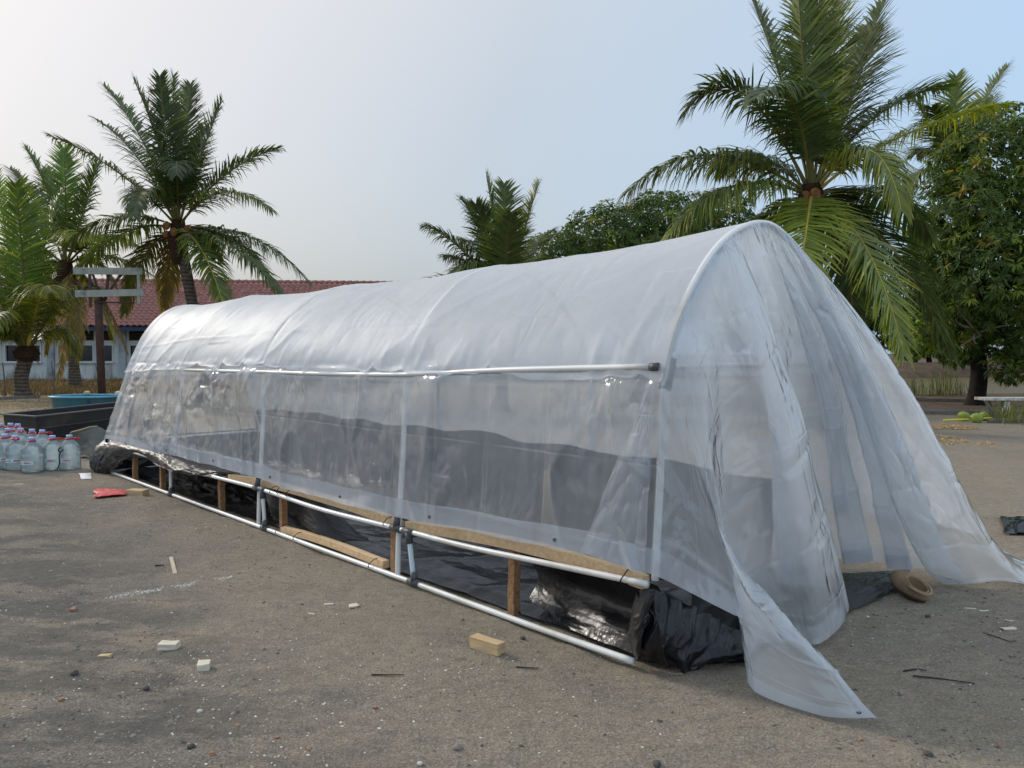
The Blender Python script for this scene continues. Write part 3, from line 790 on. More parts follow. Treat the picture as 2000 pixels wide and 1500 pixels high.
# the large palm behind the tunnel's near end
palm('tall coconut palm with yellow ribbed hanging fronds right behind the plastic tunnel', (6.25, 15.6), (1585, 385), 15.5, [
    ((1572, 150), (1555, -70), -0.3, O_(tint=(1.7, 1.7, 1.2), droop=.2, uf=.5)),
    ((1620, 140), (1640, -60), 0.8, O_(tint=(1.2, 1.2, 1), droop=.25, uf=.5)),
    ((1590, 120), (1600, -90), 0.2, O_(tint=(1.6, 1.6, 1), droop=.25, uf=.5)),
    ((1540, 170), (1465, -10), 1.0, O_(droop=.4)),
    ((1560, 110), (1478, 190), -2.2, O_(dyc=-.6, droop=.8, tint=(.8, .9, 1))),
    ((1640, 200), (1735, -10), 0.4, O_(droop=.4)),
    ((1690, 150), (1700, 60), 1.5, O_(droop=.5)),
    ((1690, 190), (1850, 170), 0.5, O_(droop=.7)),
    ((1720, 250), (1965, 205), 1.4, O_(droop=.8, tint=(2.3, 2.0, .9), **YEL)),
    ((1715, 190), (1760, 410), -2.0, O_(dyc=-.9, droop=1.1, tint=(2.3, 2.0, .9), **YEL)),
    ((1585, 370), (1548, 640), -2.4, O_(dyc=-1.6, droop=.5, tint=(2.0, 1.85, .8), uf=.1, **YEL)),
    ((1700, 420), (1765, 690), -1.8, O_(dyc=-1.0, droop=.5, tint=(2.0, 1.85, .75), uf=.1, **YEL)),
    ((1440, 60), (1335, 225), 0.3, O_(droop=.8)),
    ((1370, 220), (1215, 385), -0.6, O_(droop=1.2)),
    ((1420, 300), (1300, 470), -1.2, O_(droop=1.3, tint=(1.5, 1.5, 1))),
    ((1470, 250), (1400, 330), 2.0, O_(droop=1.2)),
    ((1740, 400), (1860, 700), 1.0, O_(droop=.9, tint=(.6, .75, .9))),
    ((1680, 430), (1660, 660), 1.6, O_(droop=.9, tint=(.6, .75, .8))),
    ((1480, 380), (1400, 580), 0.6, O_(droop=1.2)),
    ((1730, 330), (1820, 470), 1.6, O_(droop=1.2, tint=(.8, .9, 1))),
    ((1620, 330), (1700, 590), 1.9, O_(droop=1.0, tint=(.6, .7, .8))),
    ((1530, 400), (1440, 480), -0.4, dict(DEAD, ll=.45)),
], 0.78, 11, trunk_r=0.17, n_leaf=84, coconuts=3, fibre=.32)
# the palm left of the tunnel
palm('tall dark coconut palm with fruit rising behind the far end of the tunnel', (-10.0, 24.2), (348, 445), 24, [
    ((342, 290), (338, 150), 0, O_(droop=.3)),
    ((318, 280), (262, 158), -.4, O_(droop=.35)),
    ((290, 260), (203, 168), .6, O_(droop=.4)),
    ((392, 300), (432, 200), .3, O_(droop=.5)),
    ((280, 290), (190, 235), 1.2, O_(droop=.6)),
    ((430, 320), (543, 290), .3, O_(droop=.6)),
    ((240, 320), (98, 265), -.3, O_(droop=.7)),
    ((425, 325), (530, 410), -1.6, O_(droop=.9, tint=(1.3, 1.2, .8))),
    ((510, 430), (605, 555), .2, O_(droop=1.1, tint=(.9, 1, 1))),
    ((470, 455), (550, 580), -1.4, O_(droop=.9, tint=(1.1, 1.1, .8))),
    ((400, 460), (440, 610), -1.8, O_(droop=.7, tint=(1.3, 1.25, .8), **YEL)),
    ((230, 385), (130, 480), -.6, O_(droop=1.1)),
    ((240, 420), (150, 530), .8, O_(droop=1.1, tint=(1.2, 1.2, .7))),
    ((470, 440), (520, 540), 1.6, O_(droop=1.0)),
    ((270, 470), (245, 610), .6, O_(droop=1.0, tint=(1.6, 1.3, .6))),
    ((360, 280), (372, 165), 1.2, O_(droop=.35)),
    ((325, 300), (312, 150), -1.0, O_(droop=.3, tint=(.7, .8, 1))),
    ((280, 310), (262, 420), -2.2, O_(dyc=-.8, droop=.9)),
    ((345, 260), (345, 340), -2.0, O_(dyc=-.7, droop=.7, tint=(.7, .8, 1))),
    ((375, 330), (400, 250), 1.6, O_(droop=.5)),
    ((330, 480), (320, 600), 1.4, dict(DEAD)),
    ((390, 430), (420, 500), 1.2, O_(droop=1.0, tint=(.7, .8, .9))),
], 0.72, 12, trunk_r=0.165, n_leaf=70, coconuts=9, fibre=.5, width=0.04, trunk_pts=[(-9.85, 24.1, 2.0)])
# short thick-boled palm at the left edge
palm('short coconut palm with a thick ringed base by the left edge of the yard', (-16.55, 26.0), (52, 690), 26, [
    ((20, 500), (-10, 335), 0, O_(tint=(1.4, 1.6, .7), droop=.35)),
    ((-30, 520), (-110, 420), -.6, O_(tint=(1.3, 1.5, .7))),
    ((75, 480), (120, 380), 1.0, O_(tint=(1.1, 1.3, .7))),
    ((45, 470), (30, 360), -1.2, O_(tint=(1.3, 1.5, .7), droop=.4)),
    ((85, 520), (100, 570), -2.2, O_(dyc=-.8, tint=(2.2, 1.7, .6), droop=1.1, **YEL)),
    ((120, 560), (190, 560), .5, O_(droop=1.0)),
    ((-40, 580), (-120, 600), -1.6, O_(droop=1.0, tint=(1.3, 1.5, .7))),
    ((10, 560), (-20, 640), -2.6, O_(dyc=-1.2, droop=.9, tint=(1.4, 1.3, .6))),
    ((110, 600), (150, 690), 1.2, O_(droop=1.1, tint=(1.5, 1.3, .6))),
    ((0, 600), (-60, 700), -.8, O_(droop=1.1)),
    ((60, 500), (60, 400), 1.6, O_(droop=.4)),
    ((30, 520), (-50, 470), 1.6, O_(droop=.6)),
], 0.85, 13, trunk_r=0.22, trunk_base_r=0.46, n_leaf=64, coconuts=0, fibre=.12, width=0.045, rach_r=.055, trunk_pts=[(-16.6, 26, .7)])
# palm with dead hanging fronds near the building
palm('leaning coconut palm with dead brown fronds hanging beside its trunk near the building', (-17.9, 31.5), (128, 520), 31.5, [
    ((115, 390), (50, 290), -.4, O_(tint=(1.2, 1.4, .7), droop=.4)),
    ((130, 380), (125, 290), .4, O_(tint=(1.3, 1.5, .7), droop=.35)),
    ((170, 400), (190, 320), 0, O_(tint=(1.0, 1.2, .7), droop=.5)),
    ((80, 390), (20, 330), 1.0, O_(droop=.5)),
    ((200, 430), (265, 480), -.6, O_(droop=1.0)),
    ((60, 450), (-10, 520), -.8, O_(droop=1.0, tint=(1.3, 1.3, .6))),
    ((170, 420), (150, 470), -2.6, O_(dyc=-.9, droop=1.0, tint=(2.1, 1.8, .5))),
    ((190, 470), (235, 580), .7, O_(droop=1.1, tint=(1.6, 1.3, .5))),
    ((90, 480), (40, 620), .6, O_(droop=1.1)),
    ((110, 400), (90, 330), 1.8, O_(droop=.5)),
    ((200, 470), (300, 540), 1.2, O_(droop=1.0, tint=(1.4, 1.3, .6))),
    ((150, 560), (110, 755), -1.6, dict(DEAD, dyc=-.6, ll=.6)),
    ((165, 560), (150, 700), -1.0, dict(DEAD, ll=.6)),
    ((105, 540), (90, 690), .8, dict(DEAD, ll=.5)),
    ((180, 530), (220, 660), .4, O_(droop=1.2, tint=(2.2, 1.6, .5))),
    ((200, 540), (250, 690), 1.2, dict(DEAD, ll=.5)),
], 0.85, 14, trunk_r=0.19, trunk_base_r=0.34, n_leaf=60, coconuts=0, fibre=.5, width=0.05, rach_r=.05, trunk_pts=[(-18.0, 31.5, 2.2)])
# small palm above the tunnel's middle
palm('small coconut palm showing above the middle of the tunnel roof', (-0.3, 20.0), (985, 590), 20, [
    ((970, 450), (950, 345), 0, O_(droop=.3)),
    ((1020, 460), (1052, 358), .3, O_(droop=.4, tint=(1.4, 1.3, .8))),
    ((940, 440), (902, 390), .4, O_(droop=.5)),
    ((905, 470), (832, 440), -.4, O_(droop=.8)),
    ((930, 480), (880, 540), -1.0, O_(droop=1.0)),
    ((990, 440), (985, 360), .8, O_(droop=.35, tint=(1.2, 1.2, .7))),
    ((955, 470), (905, 470), 1.2, O_(droop=.6)),
    ((900, 530), (808, 552), 0, O_(droop=.8)),
    ((1030, 480), (1080, 450), .8, O_(droop=.8)),
    ((985, 470), (1000, 420), -1.4, O_(droop=.5)),
    ((1050, 520), (1110, 570), .2, O_(droop=1)),
    ((925, 500), (870, 500), .9, O_(droop=1)),
    ((960, 460), (930, 400), -.9, O_(droop=.5, tint=(.8, .9, 1))),
], 0.62, 15, trunk_r=0.16, n_leaf=62, fibre=.2, width=0.034)
# palm behind the right-hand mango
palm('coconut palm whose top shows behind the mango tree at the right edge', (15.02, 24.6), (1862, 340), 24.5, [
    ((1900, 220), (1968, 130), 0, O_(droop=.4)),
    ((1865, 240), (1868, 150), .4, O_(droop=.4, tint=(1.4, 1.4, .8))),
    ((1820, 240), (1780, 190), .5, O_(droop=.7)),
    ((1930, 250), (2010, 240), .4, O_(droop=.8)),
    ((1800, 300), (1770, 380), -.3, O_(droop=1.0)),
    ((1845, 250), (1820, 210), -1.3, O_(droop=.7)),
    ((1900, 260), (1940, 190), 1.2, O_(droop=.5)),
    ((1810, 270), (1790, 300), 1.4, O_(droop=1)),
    ((1900, 300), (1920, 400), -1.0, O_(droop=1)),
], 0.72, 16, trunk_r=0.15, trunk_base_r=.19, n_leaf=56, fibre=.3, width=0.04)

# ================================================================== BROADLEAF TREES
def leaf_cloud(centers, outdirs, seed, leaf=0.20, wid=0.05, per=9, hue=None, droop=0.5):
    rg = np.random.default_rng(seed); n = len(centers)
    c = np.repeat(centers, per, 0); o = np.repeat(outdirs, per, 0)
    a = rg.uniform(0, 2 * np.pi, n * per)
    rnd = rg.normal(size=(n * per, 3)); rnd -= (rnd * o).sum(1, keepdims=True) * o
    rnd /= np.linalg.norm(rnd, axis=1, keepdims=True)
    d = rnd * 1.0 + o * rg.uniform(.0, .8, (n * per, 1)); d[:, 2] -= droop * rg.uniform(.3, 1.3, n * per)
    d /= np.linalg.norm(d, axis=1, keepdims=True)
    L = leaf * rg.uniform(.65, 1.15, (n * per, 1)); W = wid * rg.uniform(.8, 1.2, (n * per, 1))
    w = np.cross(d, o + rg.normal(scale=.35, size=o.shape)); w /= np.linalg.norm(w, axis=1, keepdims=True) + 1e-6
    nn = np.cross(w, d)
    base = c + d * 0.03
    mid = base + d * L * .5 + np.array([0, 0, -.02]) * L
    lft = base + d * L * .42 - w * W / 2 + nn * W * .22; rgt = base + d * L * .42 + w * W / 2 + nn * W * .22
    tip = base + d * L + np.array([0, 0, -0.16]) * L
    V = np.stack([base, lft, mid, rgt, tip], 1).reshape(-1, 3)
    k = np.arange(n * per)[:, None] * 5
    F = np.concatenate([k + np.array([[0, 1, 2]]), k + np.array([[0, 2, 3]]), k + np.array([[1, 4, 2]]), k + np.array([[2, 4, 3]])], 0)
    tint = np.repeat(hue, per, 0) * rg.uniform(.8, 1.25, (n * per, 1))
    return V, F, np.repeat(tint, 5, 0)
def tree_clusters(blobs, n, seed, shell=0.55, hollow=True):
    rg = np.random.default_rng(seed)
    vol = np.array([b[1][0] * b[1][1] * b[1][2] for b in blobs]) ** (2 / 3.0)
    pick = rg.choice(len(blobs), n, p=vol / vol.sum())
    c0 = np.array([b[0] for b in blobs])[pick]; r0 = np.array([b[1] for b in blobs])[pick]
    d = rg.normal(size=(n, 3)); d /= np.linalg.norm(d, axis=1, keepdims=True)
    rad = np.where(rg.random(n) < .75, rg.uniform(.82, 1.05, n), rg.uniform(.4, .85, n))
    lump = 0.86 + 0.28 * fbm(np.arctan2(d[:, 1], d[:, 0]) * 2.5 + pick * 3.1, d[:, 2] * 4 + pick, seed, 3)
    p = c0 + d * r0 * (rad * lump)[:, None]
    # drop the ones deep inside another blob
    keep = np.ones(n, bool)
    for j, b in enumerate(blobs):
        q = ((p - np.array(b[0])) / np.array(b[1])); keep &= ~((np.linalg.norm(q, axis=1) < .5) & (pick != j))
    dd = d.copy(); dd[:, 2] += .35; dd /= np.linalg.norm(dd, axis=1, keepdims=True)
    return p[keep], dd[keep]
def mango(name, label, base, trunk_top, blobs, n, seed, leaf=0.2, wid=.05, trunk_r=.3, cat='tree', group=None, per=9, hue_shift=(1, 1, 1), limbs=9):
    root = empty(name, (base[0], base[1], 0)); O = np.array([base[0], base[1], 0.0])
    rg = np.random.default_rng(seed); rr = random.Random(seed)
    tt = Vector(trunk_top) - Vector(O)
    pts = catmull([(0, 0, -.1), tuple(tt * .35 + Vector((.06, 0, 0))), tuple(tt * .7 + Vector((-.05, .05, 0))), tuple(tt)], 16)
    MB().tube([Vector(p) for p in pts], [trunk_r * (1.35 if i == 0 else 1.15 if i == 1 else 1.0) * (1 - .35 * i / 15) for i in range(16)], 12).build('trunk', M['bark'], root, True)
    P_, D_ = tree_clusters(blobs, n, seed)
    hz = np.clip((P_[:, 2] - P_[:, 2].min()) / (np.ptp(P_[:, 2]) + 1e-6), 0, 1)
    hue = np.ones((len(P_), 3)) * np.array(hue_shift)
    r1 = rg.random(len(P_))
    hue = np.where((r1 < .16)[:, None], hue * np.array([2.1, 1.85, 1.0]), hue)
    hue = np.where(((r1 > .16) & (r1 < .22))[:, None], hue * np.array([3.6, 1.9, 1.4]), hue)
    hue = np.where((r1 > .8)[:, None], hue * np.array([.7, .8, .9]), hue)
    V, F, T = leaf_cloud(P_, D_, seed + 1, leaf, wid, per, hue)
    mobj('crown', V - O, F, M['mango'], root, False, T)
    for k in range(limbs):
        b = blobs[k % len(blobs)]; q = Vector(b[0]) + Vector([rr.uniform(-.5, .5) * b[1][j] for j in range(3)]) - Vector(O)
        s0 = tt * rr.uniform(.6, 1.0); md = (s0 + q) / 2 + Vector((rr.uniform(-.3, .3), rr.uniform(-.3, .3), rr.uniform(0, .4)))
        cc = bez([s0, md, q], 10)
        MB().tube([Vector(p) for p in cc], [trunk_r * .42 * (1 - .8 * i / 9) for i in range(10)], 7).build('limb', M['bark'], root, True)
    tag(root, label, cat, group)
    return root
def blob(px, py, Y, rx, ry, rz): p = P(px, py, Y); return ((p.x, p.y, p.z), (rx, ry, rz))
mg = mango('mango_tree', 'large mango tree with a dark trunk by the pond at the right edge', (13.45, 22.3), (13.5, 22.2, 2.6), [
    blob(1960, 330, 22, 1.9, 2.2, 1.5), blob(2060, 420, 22, 2.4, 2.4, 2.2), blob(1880, 430, 21.4, 1.3, 1.7, 1.5), blob(1930, 540, 21, 1.7, 2.0, 1.4),
    blob(2020, 600, 21.5, 1.8, 2.2, 1.5), blob(1860, 600, 22, 1.0, 1.5, 1.2), blob(1835, 480, 22.4, .75, 1.2, 1.0), blob(1985, 715, 21.3, .75, .8, .42), blob(1880, 680, 22.8, .6, .9, .5), blob(1970, 250, 22.6, 1.3, 1.5, .6)],
    4300, 31, leaf=.24, wid=.06, trunk_r=.25, group='broadleaf trees round the yard', per=10)
# pale bare twigs low on the mango
tw = MB()
for a, b_, c in (((1915, 655), (1880, 620), (1868, 600)), ((1915, 655), (1885, 668), (1872, 680)), ((1912, 650), (1930, 640), (1990, 632)), ((1905, 650), (1897, 665), (1908, 672)), ((1900, 640), (1868, 638), (1866, 622))):
    q = [P(*a, 20.6) - Vector((13.45, 22.3, 0)), P(*b_, 20.4) - Vector((13.45, 22.3, 0)), P(*c, 20.2) - Vector((13.45, 22.3, 0))]
    tw.tube([Vector(p) for p in bez(q, 8)], [.035, .03, .028, .025, .022, .018, .014, .008], 5)
tw.build('bare_branch', M['branch'], mg, True)
mango('mango_tree', 'bushy mango tree showing its top above the tunnel between two palms', (3.9, 23.5), (3.9, 23.5, 2.2), [
    blob(1190, 480, 23, 1.5, 1.8, 1.25), blob(1090, 510, 23, 1.1, 1.5, .85), blob(1290, 460, 23.6, 1.5, 1.8, 1.3), blob(1390, 450, 24, 1.3, 1.6, 1.2), blob(1240, 540, 22.5, 2.2, 2.0, 1.1), blob(1060, 540, 22.6, .9, 1.2, .6), blob(1350, 540, 23, 1.6, 1.6, 1.1)],
    4000, 32, leaf=.22, wid=.055, trunk_r=.26, group='broadleaf trees round the yard', per=10)
# shrubs and trees across the pond
for k, (px, py, Y, rx, rz, lab, sh) in enumerate([
        (1815, 645, 66, 2.7, 2.2, 'bright green round shrub on the far bank of the pond', (2.2, 2.0, 1.1)),
        (1700, 590, 74, 5.0, 4.2, 'dark tall tree on the far bank behind the hanging palm fronds', (.8, .85, .9)),
        (1790, 560, 78, 5.0, 4.0, 'dark tree farther back behind the bright pond shrub', (.9, .9, .9)),
        (1900, 590, 76, 5.5, 4.5, 'dark tree across the pond behind the mango trunk', (.8, .85, .9)),
        (2010, 600, 74, 5.0, 4.2, 'dark tree across the pond at the right edge', (.8, .85, .9)),
        (1610, 600, 76, 5.0, 4.0, 'dark tree across the pond seen through the plastic tunnel', (.8, .85, .9)),
        (1480, 600, 72, 4.5, 3.6, 'broad tree across the pond hidden behind the tunnel end', (.9, .95, .9))]):
    b0 = P(px, py, Y)
    mango('shrub' if k == 0 else 'tree', lab, (b0.x, b0.y), (b0.x, b0.y, max(.6, b0.z * .6)), [((b0.x, b0.y, b0.z), (rx, rx, rz)), ((b0.x - rx * .6, b0.y - .5, b0.z - rz * .4), (rx * .7, rx * .7, rz * .7)), ((b0.x + rx * .6, b0.y - .3, b0.z - rz * .45), (rx * .7, rx * .7, rz * .7))],
          800, 40 + k, leaf=.5 if k else .36, wid=.16 if k else .13, trunk_r=.25, cat='shrub' if k == 0 else 'tree', group=None if k == 0 else 'trees across the pond', per=9, hue_shift=sh, limbs=4)

# ================================================================== GRASS AND LITTER (uncountable)
def blades(name, pts, h, w, seed, mat, tint, lean=.5, kind='stuff', label=None, cat=None, flat=False):
    rg = np.random.default_rng(seed); n = len(pts)
    a = rg.uniform(0, 2 * np.pi, n); d = np.stack([np.cos(a), np.sin(a), np.zeros(n)], 1)
    s = np.stack([-np.sin(a), np.cos(a), np.zeros(n)], 1)
    H = (h * rg.uniform(.5, 1.3, n))[:, None]; le = (lean * rg.uniform(.3, 1.5, n))[:, None]
    z = np.array([0, 0, 1.0])
    if flat:
        p0 = pts + z * .004; p1 = pts + d * H * .5 + z * H * rg.uniform(.02, .18, (n, 1)); p2 = pts + d * H + z * .006
    else:
        p0 = pts; p1 = pts + z * H * .6 + d * H * le * .3; p2 = pts + z * H * (1 - .25 * le) + d * H * le
    ww = w * rg.uniform(.6, 1.3, (n, 1))
    V = np.stack([p0 - s * ww / 2, p0 + s * ww / 2, p1 - s * ww * .4, p1 + s * ww * .4, p2], 1).reshape(-1, 3)
    k = np.arange(n)[:, None] * 5
    F = np.concatenate([k + np.array([[0, 1, 3]]), k + np.array([[0, 3, 2]]), k + np.array([[2, 3, 4]])], 0)
    T = np.repeat(np.array(tint)[None] * rg.uniform(.55, 1.35, (n, 1)), 5, 0)
    o = mobj(name, V, F, mat, None, False, T)
    tag(o, label, cat, None, kind)
    return o
def scatter(n, fx, fy, seed, dens=None):
    rg = np.random.default_rng(seed); x = rg.uniform(*fx, n); y = rg.uniform(*fy, n)
    if dens is not None:
        k = rg.random(n) < dens(x, y); x, y = x[k], y[k]
    return np.stack([x, y, ground_h(x, y)], 1)
pl = scatter(26000, (-26, -6), (26, 40), 1, lambda x, y: np.clip((y - 25.5) / 8, 0, 1) * (fbm(x * .5, y * .5, 4) > .40) + .08)
blades('dry_grass', pl, .26, .035, 1, M['dry'], (.58, .5, .4), .8, label='dry brown grass in front of the pale blue building', cat='grass')
pl = scatter(30000, (-20, -5), (15, 27), 2, lambda x, y: np.clip(1.25 - np.abs(y - 21) / 5, 0, 1) * (fbm(x * .6, y * .6, 8) > .36))
blades('straw_litter', pl, .17, .022, 2, M['dry'], (1, .95, .8), .5, label='pale straw strewn over the ground behind the blue tub', cat='straw', flat=True)
pl = scatter(20000, (4.5, 13), (11.5, 19), 3, lambda x, y: (fbm(x * .9, y * .9, 12, 3) > .50) * np.clip(1.5 - np.abs(y - 15.2 - (x - 8) * .15) / 2.0, 0, 1))
blades('leaf_litter', pl, .16, .03, 3, M['dry'], (1.5, 1.3, 1.0), .5, label='dry straw and leaf litter on the track at the right', cat='litter', flat=True)
pl = scatter(5000, (6, 20), (18.5, 28), 33, lambda x, y: (fbm(x * .8, y * .8, 13, 3) > .5) * .8)
blades('bank_litter', pl, .15, .03, 34, M['dry'], (.5, .40, .28), .5, label='brown leaf litter under the mango tree by the pond', cat='litter', flat=True)
def tuft(name, label, px, py, h, n, spread, seed, tint=(1, 1, 1), group='grass tufts by the pond'):
    c = G(px, py, 0); rg = np.random.default_rng(seed)
    pts = np.stack([c.x + rg.normal(0, spread, n), c.y + rg.normal(0, spread, n), np.zeros(n)], 1); pts[:, 2] = ground_h(pts[:, 0], pts[:, 1])
    o = blades(name, pts, h, .018, seed, M['grass'], tint, .55, None, label, 'grass tuft'); o['group'] = group
for k, (px, py, h, n, sp, lab) in enumerate([
        (1800, 773, .75, 80, .28, 'spiky grass tuft at the pond edge beside the tunnel'),
        (1840, 772, 1.0, 110, .26, 'tallest grass tuft at the pond edge left of the mango trunk'),
        (1752, 768, .7, 120, .25, 'grass tuft at the pond edge half hidden by the plastic'),
        (1870, 772, .5, 70, .35, 'low grass tuft at the pond edge next to the mango trunk')]):
    tuft('grass_tuft', lab, px, py, h, n, sp, 60 + k)
for k, (px, py, h, n, sp, lab) in enumerate([
        (1985, 826, .5, 130, .35, 'pale green grass tuft beneath the white bench at the right edge'),
        (1960, 822, .5, 40, .2, 'thin upright grass blades beside the clear plastic bag')]):
    tuft('grass_tuft', lab, px, py, h, n, sp, 70 + k, (1.3, 1.25, 1.4), 'grass tufts by the bench')

# ================================================================== TUNNEL FRAME
A_ = Vector((-0.687, 0.727, 0)).normalized(); B_ = Vector((0.727, 0.687, 0)).normalized(); J0 = Vector((-0.757, 5.05, 0)); BAY = 2.06; WID = 2.0
ROT = Matrix(((A_.x, B_.x, 0), (A_.y, B_.y, 0), (0, 0, 1)))
def W(t, d, z): return J0 + A_ * t + B_ * d + Vector((0, 0, z))
TN, TF = -BAY, 3 * BAY
HALF = [(0.0, 0.02), (0.012, 0.33), (0.05, 0.85), (0.092, 1.40), (0.25, 1.70), (0.48, 1.945), (0.72, 2.085), (1.0, 2.15)]
HALF_FAR = [(0.0, 0.02), (0.03, 0.33), (0.17, 0.85), (0.345, 1.36), (0.47, 1.67), (0.63, 1.91), (0.81, 2.06), (1.0, 2.13)]
def lean(t): return np.interp(t, [BAY, 2 * BAY, 3 * BAY], [0.0, 0.33, 1.0])
def half_at(t):
    w = float(lean(t)); return [(a[0] * (1 - w) + b[0] * w, a[1] * (1 - w) + b[1] * w) for a, b in zip(HALF, HALF_FAR)]
def profile_at(t):
    h = half_at(t); return h + [(WID - d, z) for d, z in reversed(h[:-1])]
PROFILE = profile_at(0)
def crown_z(t):      # small differences in height from hoop to hoop
    return np.interp(t, [TN, 0, BAY, 2 * BAY, TF], [0.035, -0.03, -0.045, -0.02, -0.03])
def build_frame():
    root = empty('tunnel_frame', W(0, 0, 0)); O = W(0, 0, 0)
    def tube(pts, r, name, mat, par=root, m=24, n=10): return smoothtube(MB(), [Vector(p) - O for p in pts], r, m, n).build(name, mat, par, True)
    for k in range(5):
        t = TN + k * BAY
        prof = profile_at(t)
        if k == 0: prof = [(0.02, 0.44)] + [p for p in HALF if p[1] > .8] + [(WID - d, z) for d, z in reversed(HALF[:-1]) if z > .8]
        def out(d, z):      # the roof half of each hoop bears outwards against the cover
            e = .017 * min(1.0, max(0.0, (z - 1.42) / .2)) + .004; n_ = Vector((d - 1.0, (z - 1.15) * 1.1)); n_ = n_.normalized() if n_.length > 1e-4 else Vector((0, 1)); return d + n_.x * e, z + n_.y * e
        pts = [W(t, out(d, z)[0], out(d, z)[1] + max(0, z - 1.3) * float(crown_z(t)) / .8) for d, z in prof]
        h = tube(pts, 0.018 if k else 0.019, 'hoop', M['pvc'], m=80)
    # sockets on the near hoop
    for (d0, z0), (d1, z1) in (((.085, 1.33), (.128, 1.475)),):
        MB().tube([W(TN, d0, z0) - O, W(TN, (d0 + d1) / 2, (z0 + z1) / 2) - O, W(TN, d1, z1) - O], 0.029, 12).build('socket', M['socket'], root, True)
    # upper length of the near hoop is pale blue pipe with printed marks
    arc = catmull([tuple(W(TN, d, z + max(0, z - 1.3) * .035 / .8)) for d, z in [(0.02, 0.44)] + [p for p in HALF if p[1] > .8] + [(WID - d, z) for d, z in reversed(HALF[:-1])]], 80)
    seg = [Vector(p) - O for p in arc if p[2] > 1.5 and (Vector(p) - W(TN, 0, 0)).dot(B_) < .62]
    MB().tube(seg, 0.0205, 12, False).build('blue_pipe', M['pvc_blue'], root, True)
    camv = Vector((0, 0, CAMH)) - O
    for f, ln in ((.10, .05), (.17, .03), (.22, .02), (.42, .06), (.50, .035), (.55, .02), (.60, .03), (.86, .05), (.92, .03)):
        i = f * (len(seg) - 1); a = int(i); p = seg[a].lerp(seg[min(a + 1, len(seg) - 1)], i - a); tdir = (seg[min(a + 1, len(seg) - 1)] - seg[max(a - 1, 0)]).normalized()
        nrm = (camv - p); nrm = (nrm - tdir * nrm.dot(tdir)).normalized(); sdv = tdir.cross(nrm)
        MB().box(p + nrm * .0195, (ln, .013, .004), (tdir, sdv, nrm)).build('printed_mark', M['ink'], root)
    # purlin on each side
    def purlin(d, name, t0):
        prof = [(t0, 1.435), (-1.0, 1.405), (0, 1.36), (1, 1.345), (BAY, 1.34), (2 * BAY, 1.325), (TF, 1.315)]
        return tube([W(t, d + float(lean(t)) * .275 * (1 if d < 1 else -1), z) for t, z in prof], 0.0165, name, M['pvc'], m=40)
    p1 = purlin(0.052, 'purlin', TN + .06)
    MB().tube([W(TN + .015, .052, 1.437) - O, W(TN + .06, .052, 1.435) - O], .020, 12).build('end_cap', M['socket'], p1, True)
    purlin(WID - 0.052, 'purlin', TN)
    # bottom and top rails with joints
    for side, d in ((0, -.012), (1, WID + .012)):
        tops = [(TN + .02, .42), (-1.4, .388), (-.7, .355), (0, .345), (1.0, .325), (BAY, .348), (3.1, .338), (2 * BAY, .352), (TF, .35)]
        if side: tops = [(TN + .45, .40)] + tops[1:]
        tube([W(t, d, z) for t, z in tops], .0165, 'top_rail', M['pvc'], m=44)
        bots = [(TN + .10, .03), (-1.2, .022), (0, .022), (1.2, .02), (BAY, .022), (2 * BAY, .022), (TF, .025)]
        if side: bots = [(TN + .45, .025)] + bots[1:]
        tube([W(t, d, z) for t, z in bots], .0165, 'bottom_rail', M['pvc'], m=44)
        if side: continue
        for k in (1, 2, 3):
            t = TN + k * BAY; tz = float(np.interp(t, [a for a, b in tops], [b for a, b in tops]))
            off = -.14 if k == 1 else (-.10 if k == 2 else -.02)
            tube([W(t + off, d, tz), W(t + off * 1.4, d, .022)], .0165, 'upright', M['pvc'] if k != 1 else M['pvc_blue'], m=4)
            j = MB()
            j.tube([W(t - .055, d, tz - .002) - O, W(t + .055, d, tz - .002) - O], .0235, 12); j.tube([W(t, d, tz) - O, W(t, d + .012, tz + .085) - O], .0235, 12)
            j.build('tee_joint', M['socket'], root, True)
            j = MB(); j.tube([W(t + off - .055, d, tz - .004) - O, W(t + off + .055, d, tz + .0) - O], .0235, 12); j.tube([W(t + off, d, tz) - O, W(t + off * 1.07, d, tz - .075) - O], .0235, 12)
            j.build('tee_joint', M['socket'], root, True)
            j = MB(); q = off * 1.4; j.tube([W(t + q - .055, d, .024) - O, W(t + q + .055, d, .024) - O], .0235, 12); j.tube([W(t + q, d, .02) - O, W(t + q, d, .095) - O], .0235, 12)
            j.build('tee_joint', M['socket'], root, True)
    for z in (.03, .40):
        tube([W(TF, 0, z), W(TF, 1.0, z), W(TF, WID, z)], .0165, 'end_rail', M['pvc'], m=6)
    tag(root, 'white plastic pipe frame of the long hooped tunnel with grey sockets', 'frame')
build_frame()

